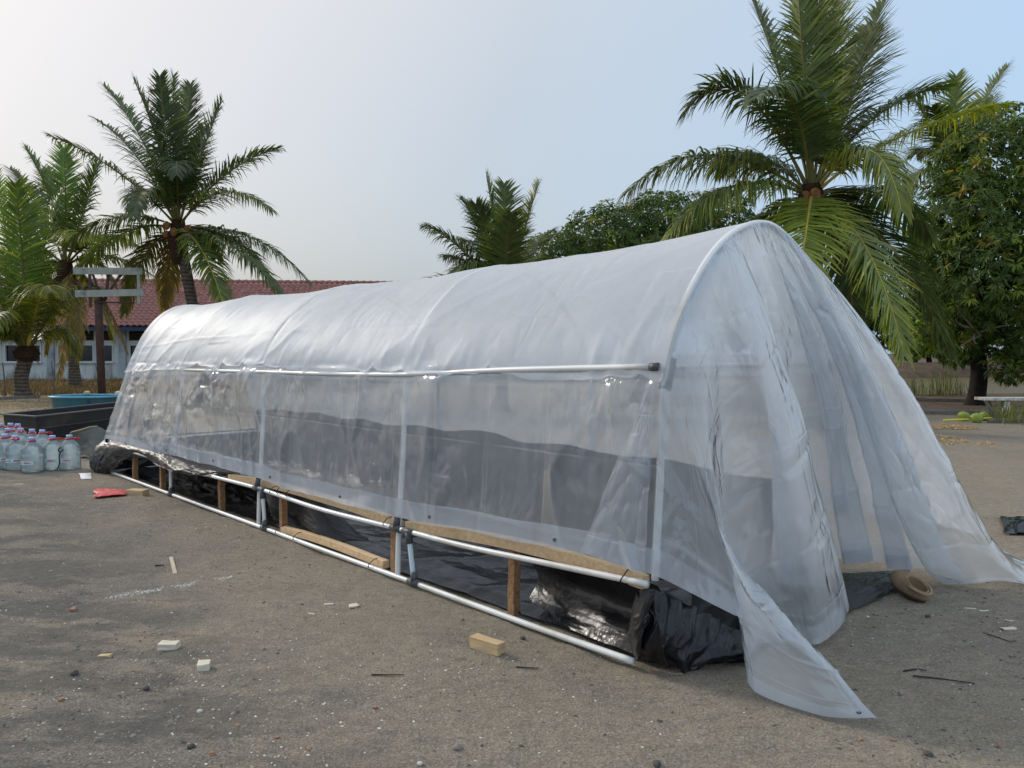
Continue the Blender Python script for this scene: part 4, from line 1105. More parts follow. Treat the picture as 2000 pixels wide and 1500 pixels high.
# ------------------------------------------------------------------ timber bed frame tied to the pipes
def build_timber():
    root = empty('timber_bed_frame', W(0, .06, 0)); O = root.location.copy()
    rg = random.Random(9)
    def beam(pts, w, h, name, mat):
        c = catmull([tuple(p) for p in pts], 14); mb = MB(); rings = []
        for i in range(len(c)):
            p = Vector(c[i]) - O; t = Vector(c[min(i + 1, len(c) - 1)] - c[max(i - 1, 0)]).normalized(); s = t.cross(Vector((0, 0, 1))).normalized(); u = s.cross(t)
            j = lambda: rg.uniform(-.0015, .0015)
            rings.append([p - s * (w / 2 + j()) - u * (h / 2 + j()), p + s * (w / 2 + j()) - u * (h / 2 + j()), p + s * (w / 2 + j()) + u * (h / 2 + j()), p - s * (w / 2 + j()) + u * (h / 2 + j())])
        mb.loops(rings); return mb.build(name, mat, root, False, 0.003)
    beam([W(2.75, .05, .352), W(1.9, .07, .385), W(1.0, .08, .378), (W(.4, .06, .372)), W(.02, .035, .352)], .05, .062, 'top_beam', M['beam'])
    beam([W(-.06, .04, .362), W(-.7, .07, .402), W(-1.25, .075, .418), (W(-1.75, .05, .418)), W(TN + .06, .03, .412)], .05, .066, 'top_beam', M['beam'])
    beam([W(1.72, .05, .045), W(1.0, .075, .05), W(.22, .055, .045)], .05, .055, 'bottom_beam', M['beam'])
    beam([W(2.85, .06, .33), W(4.2, .06, .33), W(5.9, .06, .33)], .05, .05, 'top_beam', M['beam'])
    for t, d, z1 in ((3.0, .07, .32), (1.72, .055, .335), (.10, .055, .335), (-1.03, .085, .375), (4.55, .06, .31), (5.45, .06, .31)):
        mb = MB(); s = .052
        rings = []
        for z in (-.04, z1 * .35, z1 * .7, z1):
            c = W(t, d, z) - O + Vector((rg.uniform(-.004, .004), rg.uniform(-.004, .004), 0))
            rings.append([c + A_ * (a * s / 2) + B_ * (b * s / 2) for a, b in ((-1, -1), (1, -1), (1, 1), (-1, 1))])
        mb.loops(rings); mb.build('post', M['post'], root, False, 0.003)
    # inner stake seen dimly through the film
    MB().tube([W(-.15, WID * .62, 0) - O, W(-.2, WID * .60, .62) - O], .022, 8).build('stake', M['post'], root)
    # wire ties round pipe and beam
    for t, z in ((1.66, .375), (1.5, .372), (.12, .36), (TN + .16, .42), (1.78, .36)):
        pts = []
        for k in range(17):
            a = 2 * math.pi * k / 16; pts.append(W(t + .012 * math.sin(a * 2), .018 + .052 * math.cos(a), z + .036 * math.sin(a)) - O)
        MB().tube(pts, .0032, 6, False).build('wire_tie', M['tie'], root, True)
    for t, z in ((1.68, .035), (1.38, .035), (.30, .034)):
        pts = [W(t + .012 * math.sin(k * .8), .02 + .056 * math.cos(2 * math.pi * k / 16), z + .036 * math.sin(2 * math.pi * k / 16) + .006) - O for k in range(17)]
        MB().tube(pts, .0032, 6, False).build('wire_tie', M['tie'], root, True)
    tag(root, 'rough sawn timber bed frame of beams and short posts tied inside the pipe rails', 'frame')
build_timber()

# ------------------------------------------------------------------ polythene cover
def build_cover():
    root = empty('plastic_cover', W(0, 1.0, 0)); O = np.array(root.location)
    HEM_T = [TN - .1, -1.68, -.66, 0, 1.5, BAY, 2 * BAY, TF + .12]; HEM_Z = [.475, .49, .45, .425, .415, .445, .45, .385]
    nt, nq = 560, 300
    tv = np.linspace(TN - .02, TF + .16, nt)
    # cross-section by arc length, from the hem upwards and over
    prof = [(-.035, .0), (-.030, .33), (.012, .85), (.058, 1.395), (.232, 1.725), (.466, 1.965), (.715, 2.108), (1.0, 2.172)]
    full = np.array(prof + [(WID - d, z) for d, z in reversed(prof[:-1])])
    prof_far = [(-.035, .0), (-.005, .33), (.135, .85), (.312, 1.37), (.447, 1.69), (.612, 1.93), (.80, 2.082), (1.0, 2.152)]
    full_far = np.array(prof_far + [(WID - d, z) for d, z in reversed(prof_far[:-1])])
    dense_far = catmull(full_far, 1200); arc_f = np.concatenate([[0], np.cumsum(np.linalg.norm(np.diff(dense_far, axis=0), axis=1))])
    dense = catmull(full, 1200); arc = np.concatenate([[0], np.cumsum(np.linalg.norm(np.diff(dense, axis=0), axis=1))])
    tot = arc[-1]
    T, Q = np.meshgrid(tv, np.linspace(0, 1, nq), indexing='ij')
    hz = np.interp(T, HEM_T, HEM_Z) + .012 * np.sin(T * 7) * (fbm(T * 2, T * 0, 4) - .2)
    qa = hz + Q * (tot - 2 * hz)              # hem height ~ arc start because the wall is near vertical
    D = np.interp(qa, arc, dense[:, 0]); Z = np.interp(qa, arc, dense[:, 1])
    wf = lean(T); qf = qa / tot * arc_f[-1]
    D = D * (1 - wf) + np.interp(qf, arc_f, dense_far[:, 0]) * wf; Z = Z * (1 - wf) + np.interp(qf, arc_f, dense_far[:, 1]) * wf
    Z = Z + np.clip(Z - 1.3, 0, 1) * np.interp(T, [TN, 0, BAY, 2 * BAY, TF], [.035, -.03, -.045, -.02, -.03]) / .8
    # bay sag between hoops
    ph = (T - TN) / BAY; sag = np.sin(np.pi * (ph % 1.0)) ** 1.0
    roofness = np.clip((Z - 1.45) / .5, 0, 1); wall = 1 - np.clip((Z - 1.25) / .2, 0, 1)
    # normal in section
    dn = np.gradient(D, axis=1); zn = np.gradient(Z, axis=1); ln = np.hypot(dn, zn) + 1e-9
    nd, nz = -zn / ln, dn / ln               # outward (left side: -d)
    side = np.where(D < 1.0, 1, -1)
    s_abs = np.minimum(qa, tot - qa)         # distance from nearest hem line
    h = -0.028 * sag * roofness - .010 * sag * wall
    h += -.018 * sag * np.exp(-((Z - 1.38) / .10) ** 2) * 0
    # long tension folds: rise from the purlin towards the ridge, leaning to the near end
    u = T * 1.0 + side * 0 + s_abs * 0.9
    warp = fbm(T * .8, s_abs * .8, 40, 3) * 1.2
    folds = ridged(u * 1.25 + warp, s_abs * .35, 41, 2) ** 4
    h += .016 * (folds - .35) * np.clip((s_abs - .9) / .35, 0, 1) * np.clip((2.1 - s_abs) / .4, .35, 1)
    u2 = T * 1.0 + s_abs * 1.7
    h += .014 * (ridged(u2 * .9 + warp * .7, s_abs * .25, 43, 2) ** 4) * roofness
    # gathers just above and below the purlin
    gat = np.exp(-((Z - 1.37) / .16) ** 2)
    h += .020 * gat * (ridged(T * 3.4, s_abs * 1.2, 45, 2) ** 4 - .2) * np.interp(T, [TN, 0, TF], [1.3, 1, .7])
    # walls: diagonal strain lines down from each hoop, crumpled patches between
    u3 = T * 1.5 - s_abs * .55
    h += .038 * wall * (ridged(u3 * 1.5 + warp, s_abs * .6, 47, 2) ** 5)
    patch = np.clip((fbm(T * .9, s_abs * 1.5, 51, 3) - .46) / .12, 0, 1)
    h += .046 * wall * patch * facets(T * 4.5, s_abs * 7.5, 53) + .022 * wall * patch * facets(T * 10, s_abs * 15, 57)
    h += .006 * facets(T * 2.2, s_abs * 3.0, 59) + .004 * facets(T * 6, s_abs * 6, 61) * (.4 + .6 * wall)
    h += .016 * (fbm(T * 1.1, s_abs * 1.3, 63, 3) - .5)
    # packing folds: straight creases across the sheet
    for k, c0 in enumerate(np.arange(TN + .3, TF, .47)):
        x = T - c0 - .015 * np.sin(s_abs * 2 + k) - .10 * (Z - 1.0) * np.clip((s_abs - .95) / .4, 0, 1) * 0
        h += .004 * (1 if k % 2 else -1) * np.exp(-np.abs(x) / .012) * (wall + .12 * (1 - wall))
    for c0 in (.55, 1.32, 1.75):
        h += .004 * np.exp(-np.abs(s_abs - c0) / .012)
    # pinned by the purlin and hoops
    pin = 1 - .92 * np.exp(-((Z - 1.38) / .018) ** 2); h = h * pin
    hoopd = np.abs(((ph + .5) % 1.0) - .5) * BAY
    h = np.maximum(h, -.004 - 3.0 * np.maximum(0, hoopd - .0) * .08) if False else h * (1 - .85 * np.exp(-(hoopd / .035) ** 2))
    flare = np.clip((T - TF) / .16, 0, 1)
    D2 = D + nd * h + side * (-.02) * flare; Z2 = Z + nz * h
    J = np.array(J0); a3 = np.array(A_); b3 = np.array(B_)
    V = J + T[..., None] * a3 + D2[..., None] * b3; V[..., 2] += Z2
    fo = mobj('film', V.reshape(-1, 3) - O, grid_faces(nt, nq), M['film'], root, True, None, (T, qa))
    fo.data.materials.append(M['film_roof'])
    fo.data.polygons.foreach_set('material_index', (Z2[:-1, :-1] > 1.42).astype(np.int32).ravel()); fo.data.update()
    # second sheet over the roof, its wavy lower edges hanging about the purlins
    ns = 240
    sed = 1.385 + .10 * (ridged(tv * 1.7 + .6 * fbm(tv * 2, tv * 0, 44, 2), tv * 0, 46, 3) ** 5 - .25) - .09 * (ridged(tv * 1.1, tv * 0 + 3, 47, 2) ** 9)
    sed = np.where(tv > 2.0, sed + .02, sed)
    cen = J + tv[:, None] * a3 + 1.0 * b3; cen[:, 2] += 1.0
    nrmV = normals_grid(V); outw = V - cen[:, None, :]; nrmV = nrmV * np.sign((nrmV * outw).sum(-1, keepdims=True))
    RL = np.zeros((nt, ns, 3))
    for i in range(nt):
        ss = np.linspace(sed[i], tot - sed[i] + .02, ns); q = (ss - hz[i, 0]) / (tot - 2 * hz[i, 0]) * (nq - 1)
        edge = np.minimum(ss - ss[0], ss[-1] - ss)
        off = .007 + .012 * np.exp(-edge / .03) * (.4 + vnoise(np.full(ns, tv[i] * 5), ss * 0, 49)) + .006 * vnoise(np.full(ns, tv[i] * 3), ss * 3, 50)
        for k in range(3): RL[i, :, k] = np.interp(q, np.arange(nq), V[i, :, k] + 0) + np.interp(q, np.arange(nq), nrmV[i, :, k]) * off
    mobj('roof_sheet', RL.reshape(-1, 3) - O, grid_faces(nt, ns), M['film_roof'], root, True, None, (np.repeat(tv[:, None], ns, 1) + .2, np.repeat(np.linspace(1.4, 3.4, ns)[None], nt, 0)))
    # double hem along both long edges
    for e in (0, 1):
        sl = V[:, :9] if e == 0 else V[:, -9:]
        nb = normals_grid(V)[:, :9] if e == 0 else normals_grid(V)[:, -9:]
        sgn = np.sign((nb.mean((0, 1)) @ -b3) * (1 if e == 0 else -1)) or 1
        mobj('hem', (sl + nb * .004 * sgn).reshape(-1, 3) - O, grid_faces(nt, 9), M['hem'], root, True)
    # ---- the loose end draped over the near hoop
    nu, nv = 520, 190
    us = np.linspace(0, 1, nu)
    wu = np.interp(us, [0, .04, .10, .17, .27, .36, .48, .66, .84, 1.0], [.0, .10, .24, .34, .41, .445, .485, .53, .60, 1.0])
    j0 = 0
    ring = V[0]                                # film edge at the near hoop
    A = np.stack([np.interp(wu * (nq - 1), np.arange(nq), ring[:, k]) for k in range(3)], 1)
    def g3(px, py, z): q = G(px, py, z); return (q.x, q.y, q.z)
    keys = [(0, g3(1708, 1402, .012)), (.04, g3(1610, 1395, .012)), (.08, g3(1500, 1362, .012)), (.11, g3(1468, 1325, .02)), (.135, (1.22, 3.72, .05)), (.17, (1.42, 3.86, .03)),
            (.22, g3(1606, 1255, .03)), (.27, g3(1668, 1187, .10)), (.30, g3(1640, 1150, .12)), (.34, (1.58, 4.55, .14)), (.38, g3(1590, 1105, .13)), (.43, g3(1690, 1085, .16)), (.455, g3(1705, 1098, .14)), (.48, g3(1650, 1103, .10)),
            (.53, g3(1760, 1100, .13)), (.555, g3(1775, 1112, .10)), (.58, g3(1735, 1112, .08)), (.63, g3(1850, 1116, .08)), (.655, g3(1865, 1130, .04)), (.68, g3(1838, 1138, .012)), (.73, g3(1925, 1144, .012)), (.79, g3(2035, 1140, .012)),
            (.84, g3(2008, 1100, .02)), (.90, g3(1955, 1062, .08)), (.95, g3(1918, 1046, .15)), (1.0, g3(1885, 1040, .2))]
    ku = np.array([k[0] for k in keys]); kp = np.array([k[1] for k in keys])
    # smooth interpolation through keys
    idx = np.interp(us, ku, np.arange(len(ku)))
    fine = catmull(kp, 2000); E = np.stack([np.interp(idx / (len(ku) - 1) * 1999, np.arange(2000), fine[:, k]) for k in range(3)], 1)
    E[:, 2] = np.maximum(E[:, 2], .008)
    v = np.linspace(0, 1, nv)[None, :, None]
    A3, E3 = A[:, None, :], E[:, None, :]
    M1 = A3 + (E3 - A3) * np.array([.60, .60, .36])
    tr = np.interp(us, [.60, .68, .88, .96], [0, 1, 1, 0])[:, None, None]
    C1 = A3 + (E3 - A3) * np.array([.40, .40, .24]); C2 = A3 + (E3 - A3) * (np.array([.733, .733, .573]) * (1 - tr) + np.array([.68, .68, .93]) * tr)
    S = (1 - v) ** 3 * A3 + 3 * v * (1 - v) ** 2 * C1 + 3 * v ** 2 * (1 - v) * C2 + v ** 3 * E3
    U2 = np.repeat(us[:, None], nv, 1); V2 = np.repeat(np.linspace(0, 1, nv)[None], nu, 0)
    nrm = normals_grid(S)
    # pleats running down from the hoop, crumples lower down, packing creases across
    pl = (np.sin(U2 * 2 * np.pi * 8 + 9 * fbm(U2 * 3, V2 * 1.0, 70, 3)) * .045 * (.3 + 1.2 * fbm(U2 * 5, V2 * .5, 69, 2))) * np.clip(V2 * 2.2, 0, 1) * np.clip((1 - V2) * 2.5, .35, 1)
    pl += .012 * (ridged(U2 * 14 + V2 * .8, V2 * .8, 71, 2) ** 4) * np.clip(V2 * 4, 0, 1)
    pl += .030 * facets(U2 * 13 + V2, V2 * 5, 73) * np.clip(V2 * 2, .1, 1) + .012 * facets(U2 * 30, V2 * 11, 75)
    pl += .020 * (fbm(U2 * 6, V2 * 3, 77, 3) - .5)
    for c0 in (.36, .62, .80):
        pl += .010 * np.exp(-np.abs(V2 - c0 - .03 * np.sin(U2 * 14)) / .006)
    for c0 in (.09, .26, .36, .5, .66, .9):
        pl += .008 * np.exp(-np.abs(U2 - c0) / .003) * np.clip(V2 * 3, 0, 1)
    fadeA = np.clip(V2 / .06, 0, 1)
    S = S + nrm * (pl * fadeA)[..., None]
    S[..., 2] = np.maximum(S[..., 2], .006 + .004 * V2)
    mobj('end_drape', S.reshape(-1, 3) - O, grid_faces(nu, nv), M['film_drape'], root, True, None, (U2 * 4.2, V2 * 1.9 + 7))
    nb = normals_grid(S)
    for sl in (np.s_[:, -8:], np.s_[:7, :]):
        q = (S + nb * .004)[sl]; mobj('hem', q.reshape(-1, 3) - O, grid_faces(q.shape[0], q.shape[1]), M['hem'], root, True)
    # a doubled-over flap beside the near hoop
    n1, n2 = 60, 120
    a_, b_ = np.meshgrid(np.linspace(0, 1, n1), np.linspace(0, 1, n2), indexing='ij')
    tt = TN + .02 + a_ * (.04 + .36 * (1 - b_))
    zz = np.interp(tt, HEM_T, HEM_Z) + .01 + b_ * (1.36 - np.interp(tt, HEM_T, HEM_Z)); dd = np.interp(zz, full[:4, 1], full[:4, 0]) - .016 - .02 * a_ * (1 - a_) - .012 * facets(a_ * 5 + b_, b_ * 7, 81)
    Fv = J + tt[..., None] * a3 + dd[..., None] * b3; Fv[..., 2] += zz
    mobj('folded_flap', Fv.reshape(-1, 3) - O, grid_faces(n1, n2), M['film'], root, True, None, (a_ * .4, b_ * 1.0 + 3))
    # eyelets in the hem
    for (p, nrm_) in [(V[int(nt * f), 3], -b3) for f in (.075, .2, .33, .46, .6, .74, .9)] + [(S[4, int(nv * f)], nb[4, int(nv * f)]) for f in (.28,)] + [(S[8, -4], np.array([0, 0, 1.]))]:
        n_ = Vector(nrm_).normalized(); x = n_.orthogonal().normalized(); y = n_.cross(x)
        pts = [Vector(p) - Vector(O) + n_ * .007 + (x * math.cos(k * math.pi / 6) + y * math.sin(k * math.pi / 6)) * .008 for k in range(13)]
        MB().tube(pts, .0032, 5, False).build('eyelet', M['socket'], root, True)
    tag(root, 'milky clear plastic sheet over the hooped tunnel, loose end draped onto the ground', 'plastic sheet')
build_cover()

# ------------------------------------------------------------------ black liner
def build_liner():
    root = empty('black_liner', W(0, 1.0, 0)); O = np.array(root.location)
    J = np.array(J0); a3 = np.array(A_); b3 = np.array(B_)
    def sheet(name, T, D, Z, mat, th=0.0):
        V = J + T[..., None] * a3 + D[..., None] * b3; V[..., 2] += Z
        o = mobj(name, V.reshape(-1, 3) - O, grid_faces(*T.shape), mat, root, True); return o
    # bed floor
    T, D = np.meshgrid(np.linspace(TN - .02, TF + .1, 420), np.linspace(.10, WID - .02, 130), indexing='ij')
    D = D + .03 * (fbm(T * 2, D * 0, 5) - .5) * (1 - (D - .1) / WID)
    Z = .028 + .02 * facets(T * 3, D * 4, 90) + .012 * facets(T * 8, D * 9, 92) + .035 * ridged(T * 1.2 + D, D * 1.5, 94, 2) ** 4
    Z = Z + .07 * np.clip((TN + .9 - T) / .5, 0, 1) * facets(T * 5, D * 5, 95)
    edge = np.clip((D - .1) / .08, 0, 1); Z = np.maximum(.014, Z * (.35 + .65 * edge))
    sheet('bed_floor', T, D, Z, M['liner'])
    # turned-up far side
    T, S = np.meshgrid(np.linspace(TN + .42, TF + .1, 380), np.linspace(0, 1, 60), indexing='ij')
    top = np.interp(T, [TN, -1.2, -.2, .8, 1.1, 1.6, 1.9, 3, 5, TF], [.62, .66, .69, .70, .73, .74, .72, .71, .74, .7]) + .015 * np.sin(T * 6)
    Z = .01 + S * top; D = WID - .10 + .0 * S + .05 * facets(T * 3.2, S * 3, 97) * np.sin(np.pi * S) + .03 * (ridged(T * 4, S, 98, 2) ** 3)
    sheet('side_wall', T, np.minimum(D, WID - .03), Z, M['liner'])
    # near end wall
    B, S = np.meshgrid(np.linspace(.30, WID - .04, 180), np.linspace(0, 1, 60), indexing='ij')
    top = np.interp(B, [0, .35, .8, 1.5, 2.0], [.40, .42, .5, .6, .64])
    T = TN + np.interp(B, [0, .5, 1.0, 1.4, 2.0], [-.04, .0, .08, .35, .5]) - .05 * (1 - S) + .06 * facets(B * 4, S * 2.5, 99) * np.sin(np.pi * np.clip(S, .1, 1)) ; Z = .012 + S * top
    sheet('end_wall', T, B, Z, M['liner'])
    # far end wall
    B, S = np.meshgrid(np.linspace(-.04, WID - .04, 120), np.linspace(0, 1, 40), indexing='ij')
    sheet('end_wall', TF + .06 + .03 * facets(B * 4, S * 3, 100), B, .012 + S * .42, M['liner'])
    # free-form folds from key rows (world points)
    def loft(name, rows, nu, nv, seed, amp, mat, fac=(8, 8)):
        K = np.array([[tuple(p) for p in r] for r in rows], float)
        c1 = np.stack([catmull(K[i], nu) for i in range(len(K))], 0)           # rows, nu, 3
        S = np.stack([catmull(c1[:, j], nv) for j in range(nu)], 0)            # nu, nv, 3
        U, Vv = np.meshgrid(np.linspace(0, 1, nu), np.linspace(0, 1, nv), indexing='ij')
        n = normals_grid(S)
        S = S + n * (amp * facets(U * fac[0], Vv * fac[1], seed) + amp * .4 * facets(U * fac[0] * 2.6, Vv * fac[1] * 2.6, seed + 5))[..., None]
        S[..., 2] = np.maximum(S[..., 2], .006)
        return mobj(name, S.reshape(-1, 3) - O, grid_faces(nu, nv), mat, root, True)
    g = lambda px, py, z=0: G(px, py, z)
    # near-left corner: swag folded over the rail end and pooling on the ground
    loft('corner_fold', [
        [P(1243, 1150, 3.58), P(1300, 1155, 3.66), P(1380, 1190, 3.80), P(1450, 1225, 3.95), P(1520, 1230, 4.15)],
        [P(1262, 1205, 3.55), P(1300, 1220, 3.50), P(1372, 1240, 3.62), P(1440, 1255, 3.72), P(1520, 1250, 3.98)],
        [P(1232, 1255, 3.60), P(1290, 1275, 3.48), P(1350, 1280, 3.55), P(1440, 1280, 3.62), P(1515, 1265, 3.88)],
        [P(1242, 1288, 3.62), P(1300, 1305, 3.57), P(1340, 1322, 3.53), P(1400, 1306, 3.62), P(1462, 1298, 3.66)]], 130, 80, 110, .055, M['liner'], (9, 1.3))
    loft('corner_fold', [
        [P(1240, 1158, 3.60), P(1258, 1150, 3.56), P(1284, 1152, 3.56)],
        [P(1228, 1215, 3.66), P(1247, 1210, 3.54), P(1270, 1190, 3.55)],
        [P(1225, 1250, 3.68), P(1240, 1262, 3.55), P(1258, 1230, 3.54)],
        [P(1236, 1282, 3.66), P(1243, 1290, 3.56), P(1250, 1276, 3.55)]], 36, 60, 112, .012, M['liner_grey'], (4, 7))
    # slack of the liner sagging from the beam inside the near bay
    loft('inner_swag', [
        [W(-.95, .12, .34), W(-1.3, .13, .37), W(-1.7, .12, .38), W(TN + .05, .10, .38)],
        [W(-.98, .26, .26), W(-1.3, .24, .22), W(-1.7, .22, .20), W(TN, .2, .22)],
        [W(-1.0, .30, .16), W(-1.3, .20, .10), W(-1.7, .13, .10), W(TN, .12, .12)],
        [W(-1.0, .22, .05), W(-1.3, .12, .03), W(-1.7, .07, .03), W(TN, .06, .03)]], 110, 60, 114, .012, M['liner'], (4, 3))
    # dusty flap hanging in the middle bay
    loft('hanging_flap', [
        [W(2.6, .13, .36), W(2.1, .11, .36), W(1.7, .13, .36), W(1.35, .16, .34), W(1.2, .3, .2)],
        [W(2.45, .20, .24), W(2.0, .06, .22), W(1.75, .14, .2), W(1.3, .1, .2), W(.95, .3, .10)],
        [W(2.2, .24, .12), W(1.98, .07, .10), W(1.7, .15, .08), W(1.2, .08, .08), W(.7, .35, .05)],
        [W(2.0, .2, .03), W(1.9, .10, .02), W(1.6, .16, .02), W(1.0, .14, .02), W(.55, .4, .04)]], 90, 60, 116, .022, M['liner_grey'], (7, 5))
    # far bay: liner bunched over the rail with a dusty grey top
    loft('rail_swag', [
        [W(6.28, .45, .50), W(5.6, .50, .46), W(4.9, .48, .46), W(4.2, .48, .44), W(3.6, .45, .42), W(2.9, .42, .42), W(2.2, .40, .40)],
        [W(6.35, .06, .44), W(5.6, .06, .44), W(4.9, .06, .45), W(4.25, .05, .46), W(3.6, .06, .42), W(3.0, .05, .41), W(2.5, .10, .42)],
        [W(6.45, -.10, .34), W(5.7, -.07, .40), W(4.9, -.04, .39), W(4.15, -.10, .42), W(3.6, -.13, .38), W(3.1, -.05, .37), W(2.75, .05, .38)],
        [W(6.50, -.16, .14), W(5.85, -.10, .26), W(5.0, .01, .30), W(4.12, -.13, .33), W(3.55, -.15, .33), W(3.05, -.05, .34), W(2.8, .06, .35)]], 170, 60, 118, .026, M['liner_grey'], (20, 3))
    loft('rail_swag', [
        [W(6.42, .30, .44), W(6.46, .05, .40), W(6.3, -.06, .38), W(6.0, -.06, .40), W(5.6, -.05, .40), W(5.3, -.04, .40)],
        [W(6.58, .25, .24), W(6.60, -.08, .22), W(6.40, -.16, .22), W(6.05, -.12, .27), W(5.7, -.06, .22), W(5.4, -.03, .28)],
        [W(6.62, .22, .10), W(6.62, -.10, .09), W(6.42, -.18, .09), W(6.15, -.16, .10), W(5.9, -.08, .14), W(5.6, -.03, .22)],
        [W(6.58, .20, .012), W(6.56, -.08, .012), W(6.40, -.15, .012), W(6.22, -.14, .012), W(6.0, -.07, .06), W(5.7, -.02, .16)]], 110, 60, 120, .035, M['liner'], (12, 3))
    loft('under_swag', [
        [W(5.0, .10, .34), W(4.4, .10, .36), W(3.8, .10, .36), W(3.0, .12, .36), W(2.3, .14, .35)],
        [W(4.9, .20, .2), W(4.4, .22, .2), W(3.8, .25, .2), W(3.0, .26, .2), W(2.3, .22, .2)],
        [W(4.8, .25, .02), W(4.4, .28, .02), W(3.8, .32, .02), W(3.0, .34, .02), W(2.3, .3, .02)]], 120, 40, 122, .03, M['liner'], (12, 4))
    # scrap lying out past the right-hand corner
    loft('ground_apron', [
        [g(1500, 1240, .01), g(1600, 1215, .012), g(1668, 1190, .012), g(1730, 1160, .012), g(1757, 1148, .01)],
        [g(1560, 1190, .02), g(1640, 1170, .025), g(1690, 1150, .03), g(1735, 1135, .02), g(1768, 1128, .01)],
        [g(1620, 1120, .03), g(1660, 1120, .04), g(1700, 1118, .03), g(1740, 1116, .03), g(1780, 1112, .01)]], 90, 50, 124, .010, M['liner'], (8, 4))
    tag(root, 'black plastic pond liner lying inside the tunnel and bunched over its rails', 'plastic liner')
build_liner()

# ================================================================== THINGS AT THE LEFT
def build_trough():
    c0 = G(70, 866, 0); root = empty('black_trough', c0)
    # local: x along the short near end, y along the long side
    e1 = (G(3, 808, .45) - G(70, 812.5, .45)); e1.z = 0; wd = e1.length; e1.normalize()
    e2 = (G(246, 793, .45) - G(70, 812.5, .45)); e2.z = 0; e2.normalize(); ln = 3.4
    O = G(70, 812.5, .45); O.z = 0
    def ring(ins, z): return [O + e1 * a + e2 * b + Vector((0, 0, z)) - c0 for a, b in ((ins, ins), (wd - ins, ins), (wd - ins, ln - ins), (ins, ln - ins))]
    wl = MB().loops([ring(.09, 0), ring(.05, .2), ring(.035, .22), ring(0.02, .43), ring(-.0, .44)], True, False)
    wl.loops([ring(.0, .445), ring(.05, .445), ring(.07, .2), ring(.10, .03)], False, True)
    o = wl.build('basin', M['trough'], root, False, 0.006)
    rim = MB().loops([ring(-.03, .43), ring(-.035, .455), ring(.035, .455), ring(.03, .43)], False, False); rim.build('rim', M['trough_rim'], root, False, 0.004)
    rib = MB().loops([ring(.028, .205), ring(.022, .225), ring(.040, .245)], False, False); rib.build('waist_rib', M['trough'], root)
    tag(root, 'long black rectangular fibreglass trough behind the water bottles', 'trough')
build_trough()
def build_tub():
    c = G(145, 812, 0); c.y += .6; root = empty('blue_tub', c)
    a, b = .83, .62; n = 40
    def ring(s, z): return [(a * s * math.copysign(abs(math.cos(w)) ** .8, math.cos(w)), b * s * math.copysign(abs(math.sin(w)) ** .8, math.sin(w)), z) for w in [2 * math.pi * k / n for k in range(n)]]
    MB().loops([ring(.86, 0), ring(.90, .04), ring(.95, .42), ring(.97, .425)], True, False).loops([ring(.97, .426), ring(.93, .42), ring(.87, .08), ring(.8, .06)], False, True).build('basin', M['tub_blue'], root, True)
    MB().loops([ring(.95, .415), ring(1.03, .42), ring(1.04, .45), ring(.98, .465), ring(.93, .455), ring(.93, .43)], False, False).build('rim', M['tub_rim'], root, True)
    MB().box((.33, -b * .93, .30), (.045, .02, .16)).build('drain_slot', M['fascia'], root)
    tag(root, 'round light blue fibreglass tub standing behind the black trough', 'tub')
    for k, (dx, dy, m, lab) in enumerate(((-.33, .57, 'offcut', 'tan scrap of card on the far rim of the blue tub, left one'), (.52, .47, 'pale_wood', 'pale block on the far rim of the blue tub, right one'))):
        o = MB().loops([[(x * .07, y * .04, 0) for x, y in ((-1, -1), (1, -.8), (.9, 1), (-1.1, .9))], [(x * .07, y * .035, .05 + .01 * i) for i, (x, y) in enumerate(((-1, -1), (1, -.8), (.8, 1), (-.6, .9)))]]).build('scrap', M[m])
        o.location = (c.x + dx, c.y + dy, .463); tag(o, lab, 'scrap', 'scraps on the blue tub rim')
build_tub()

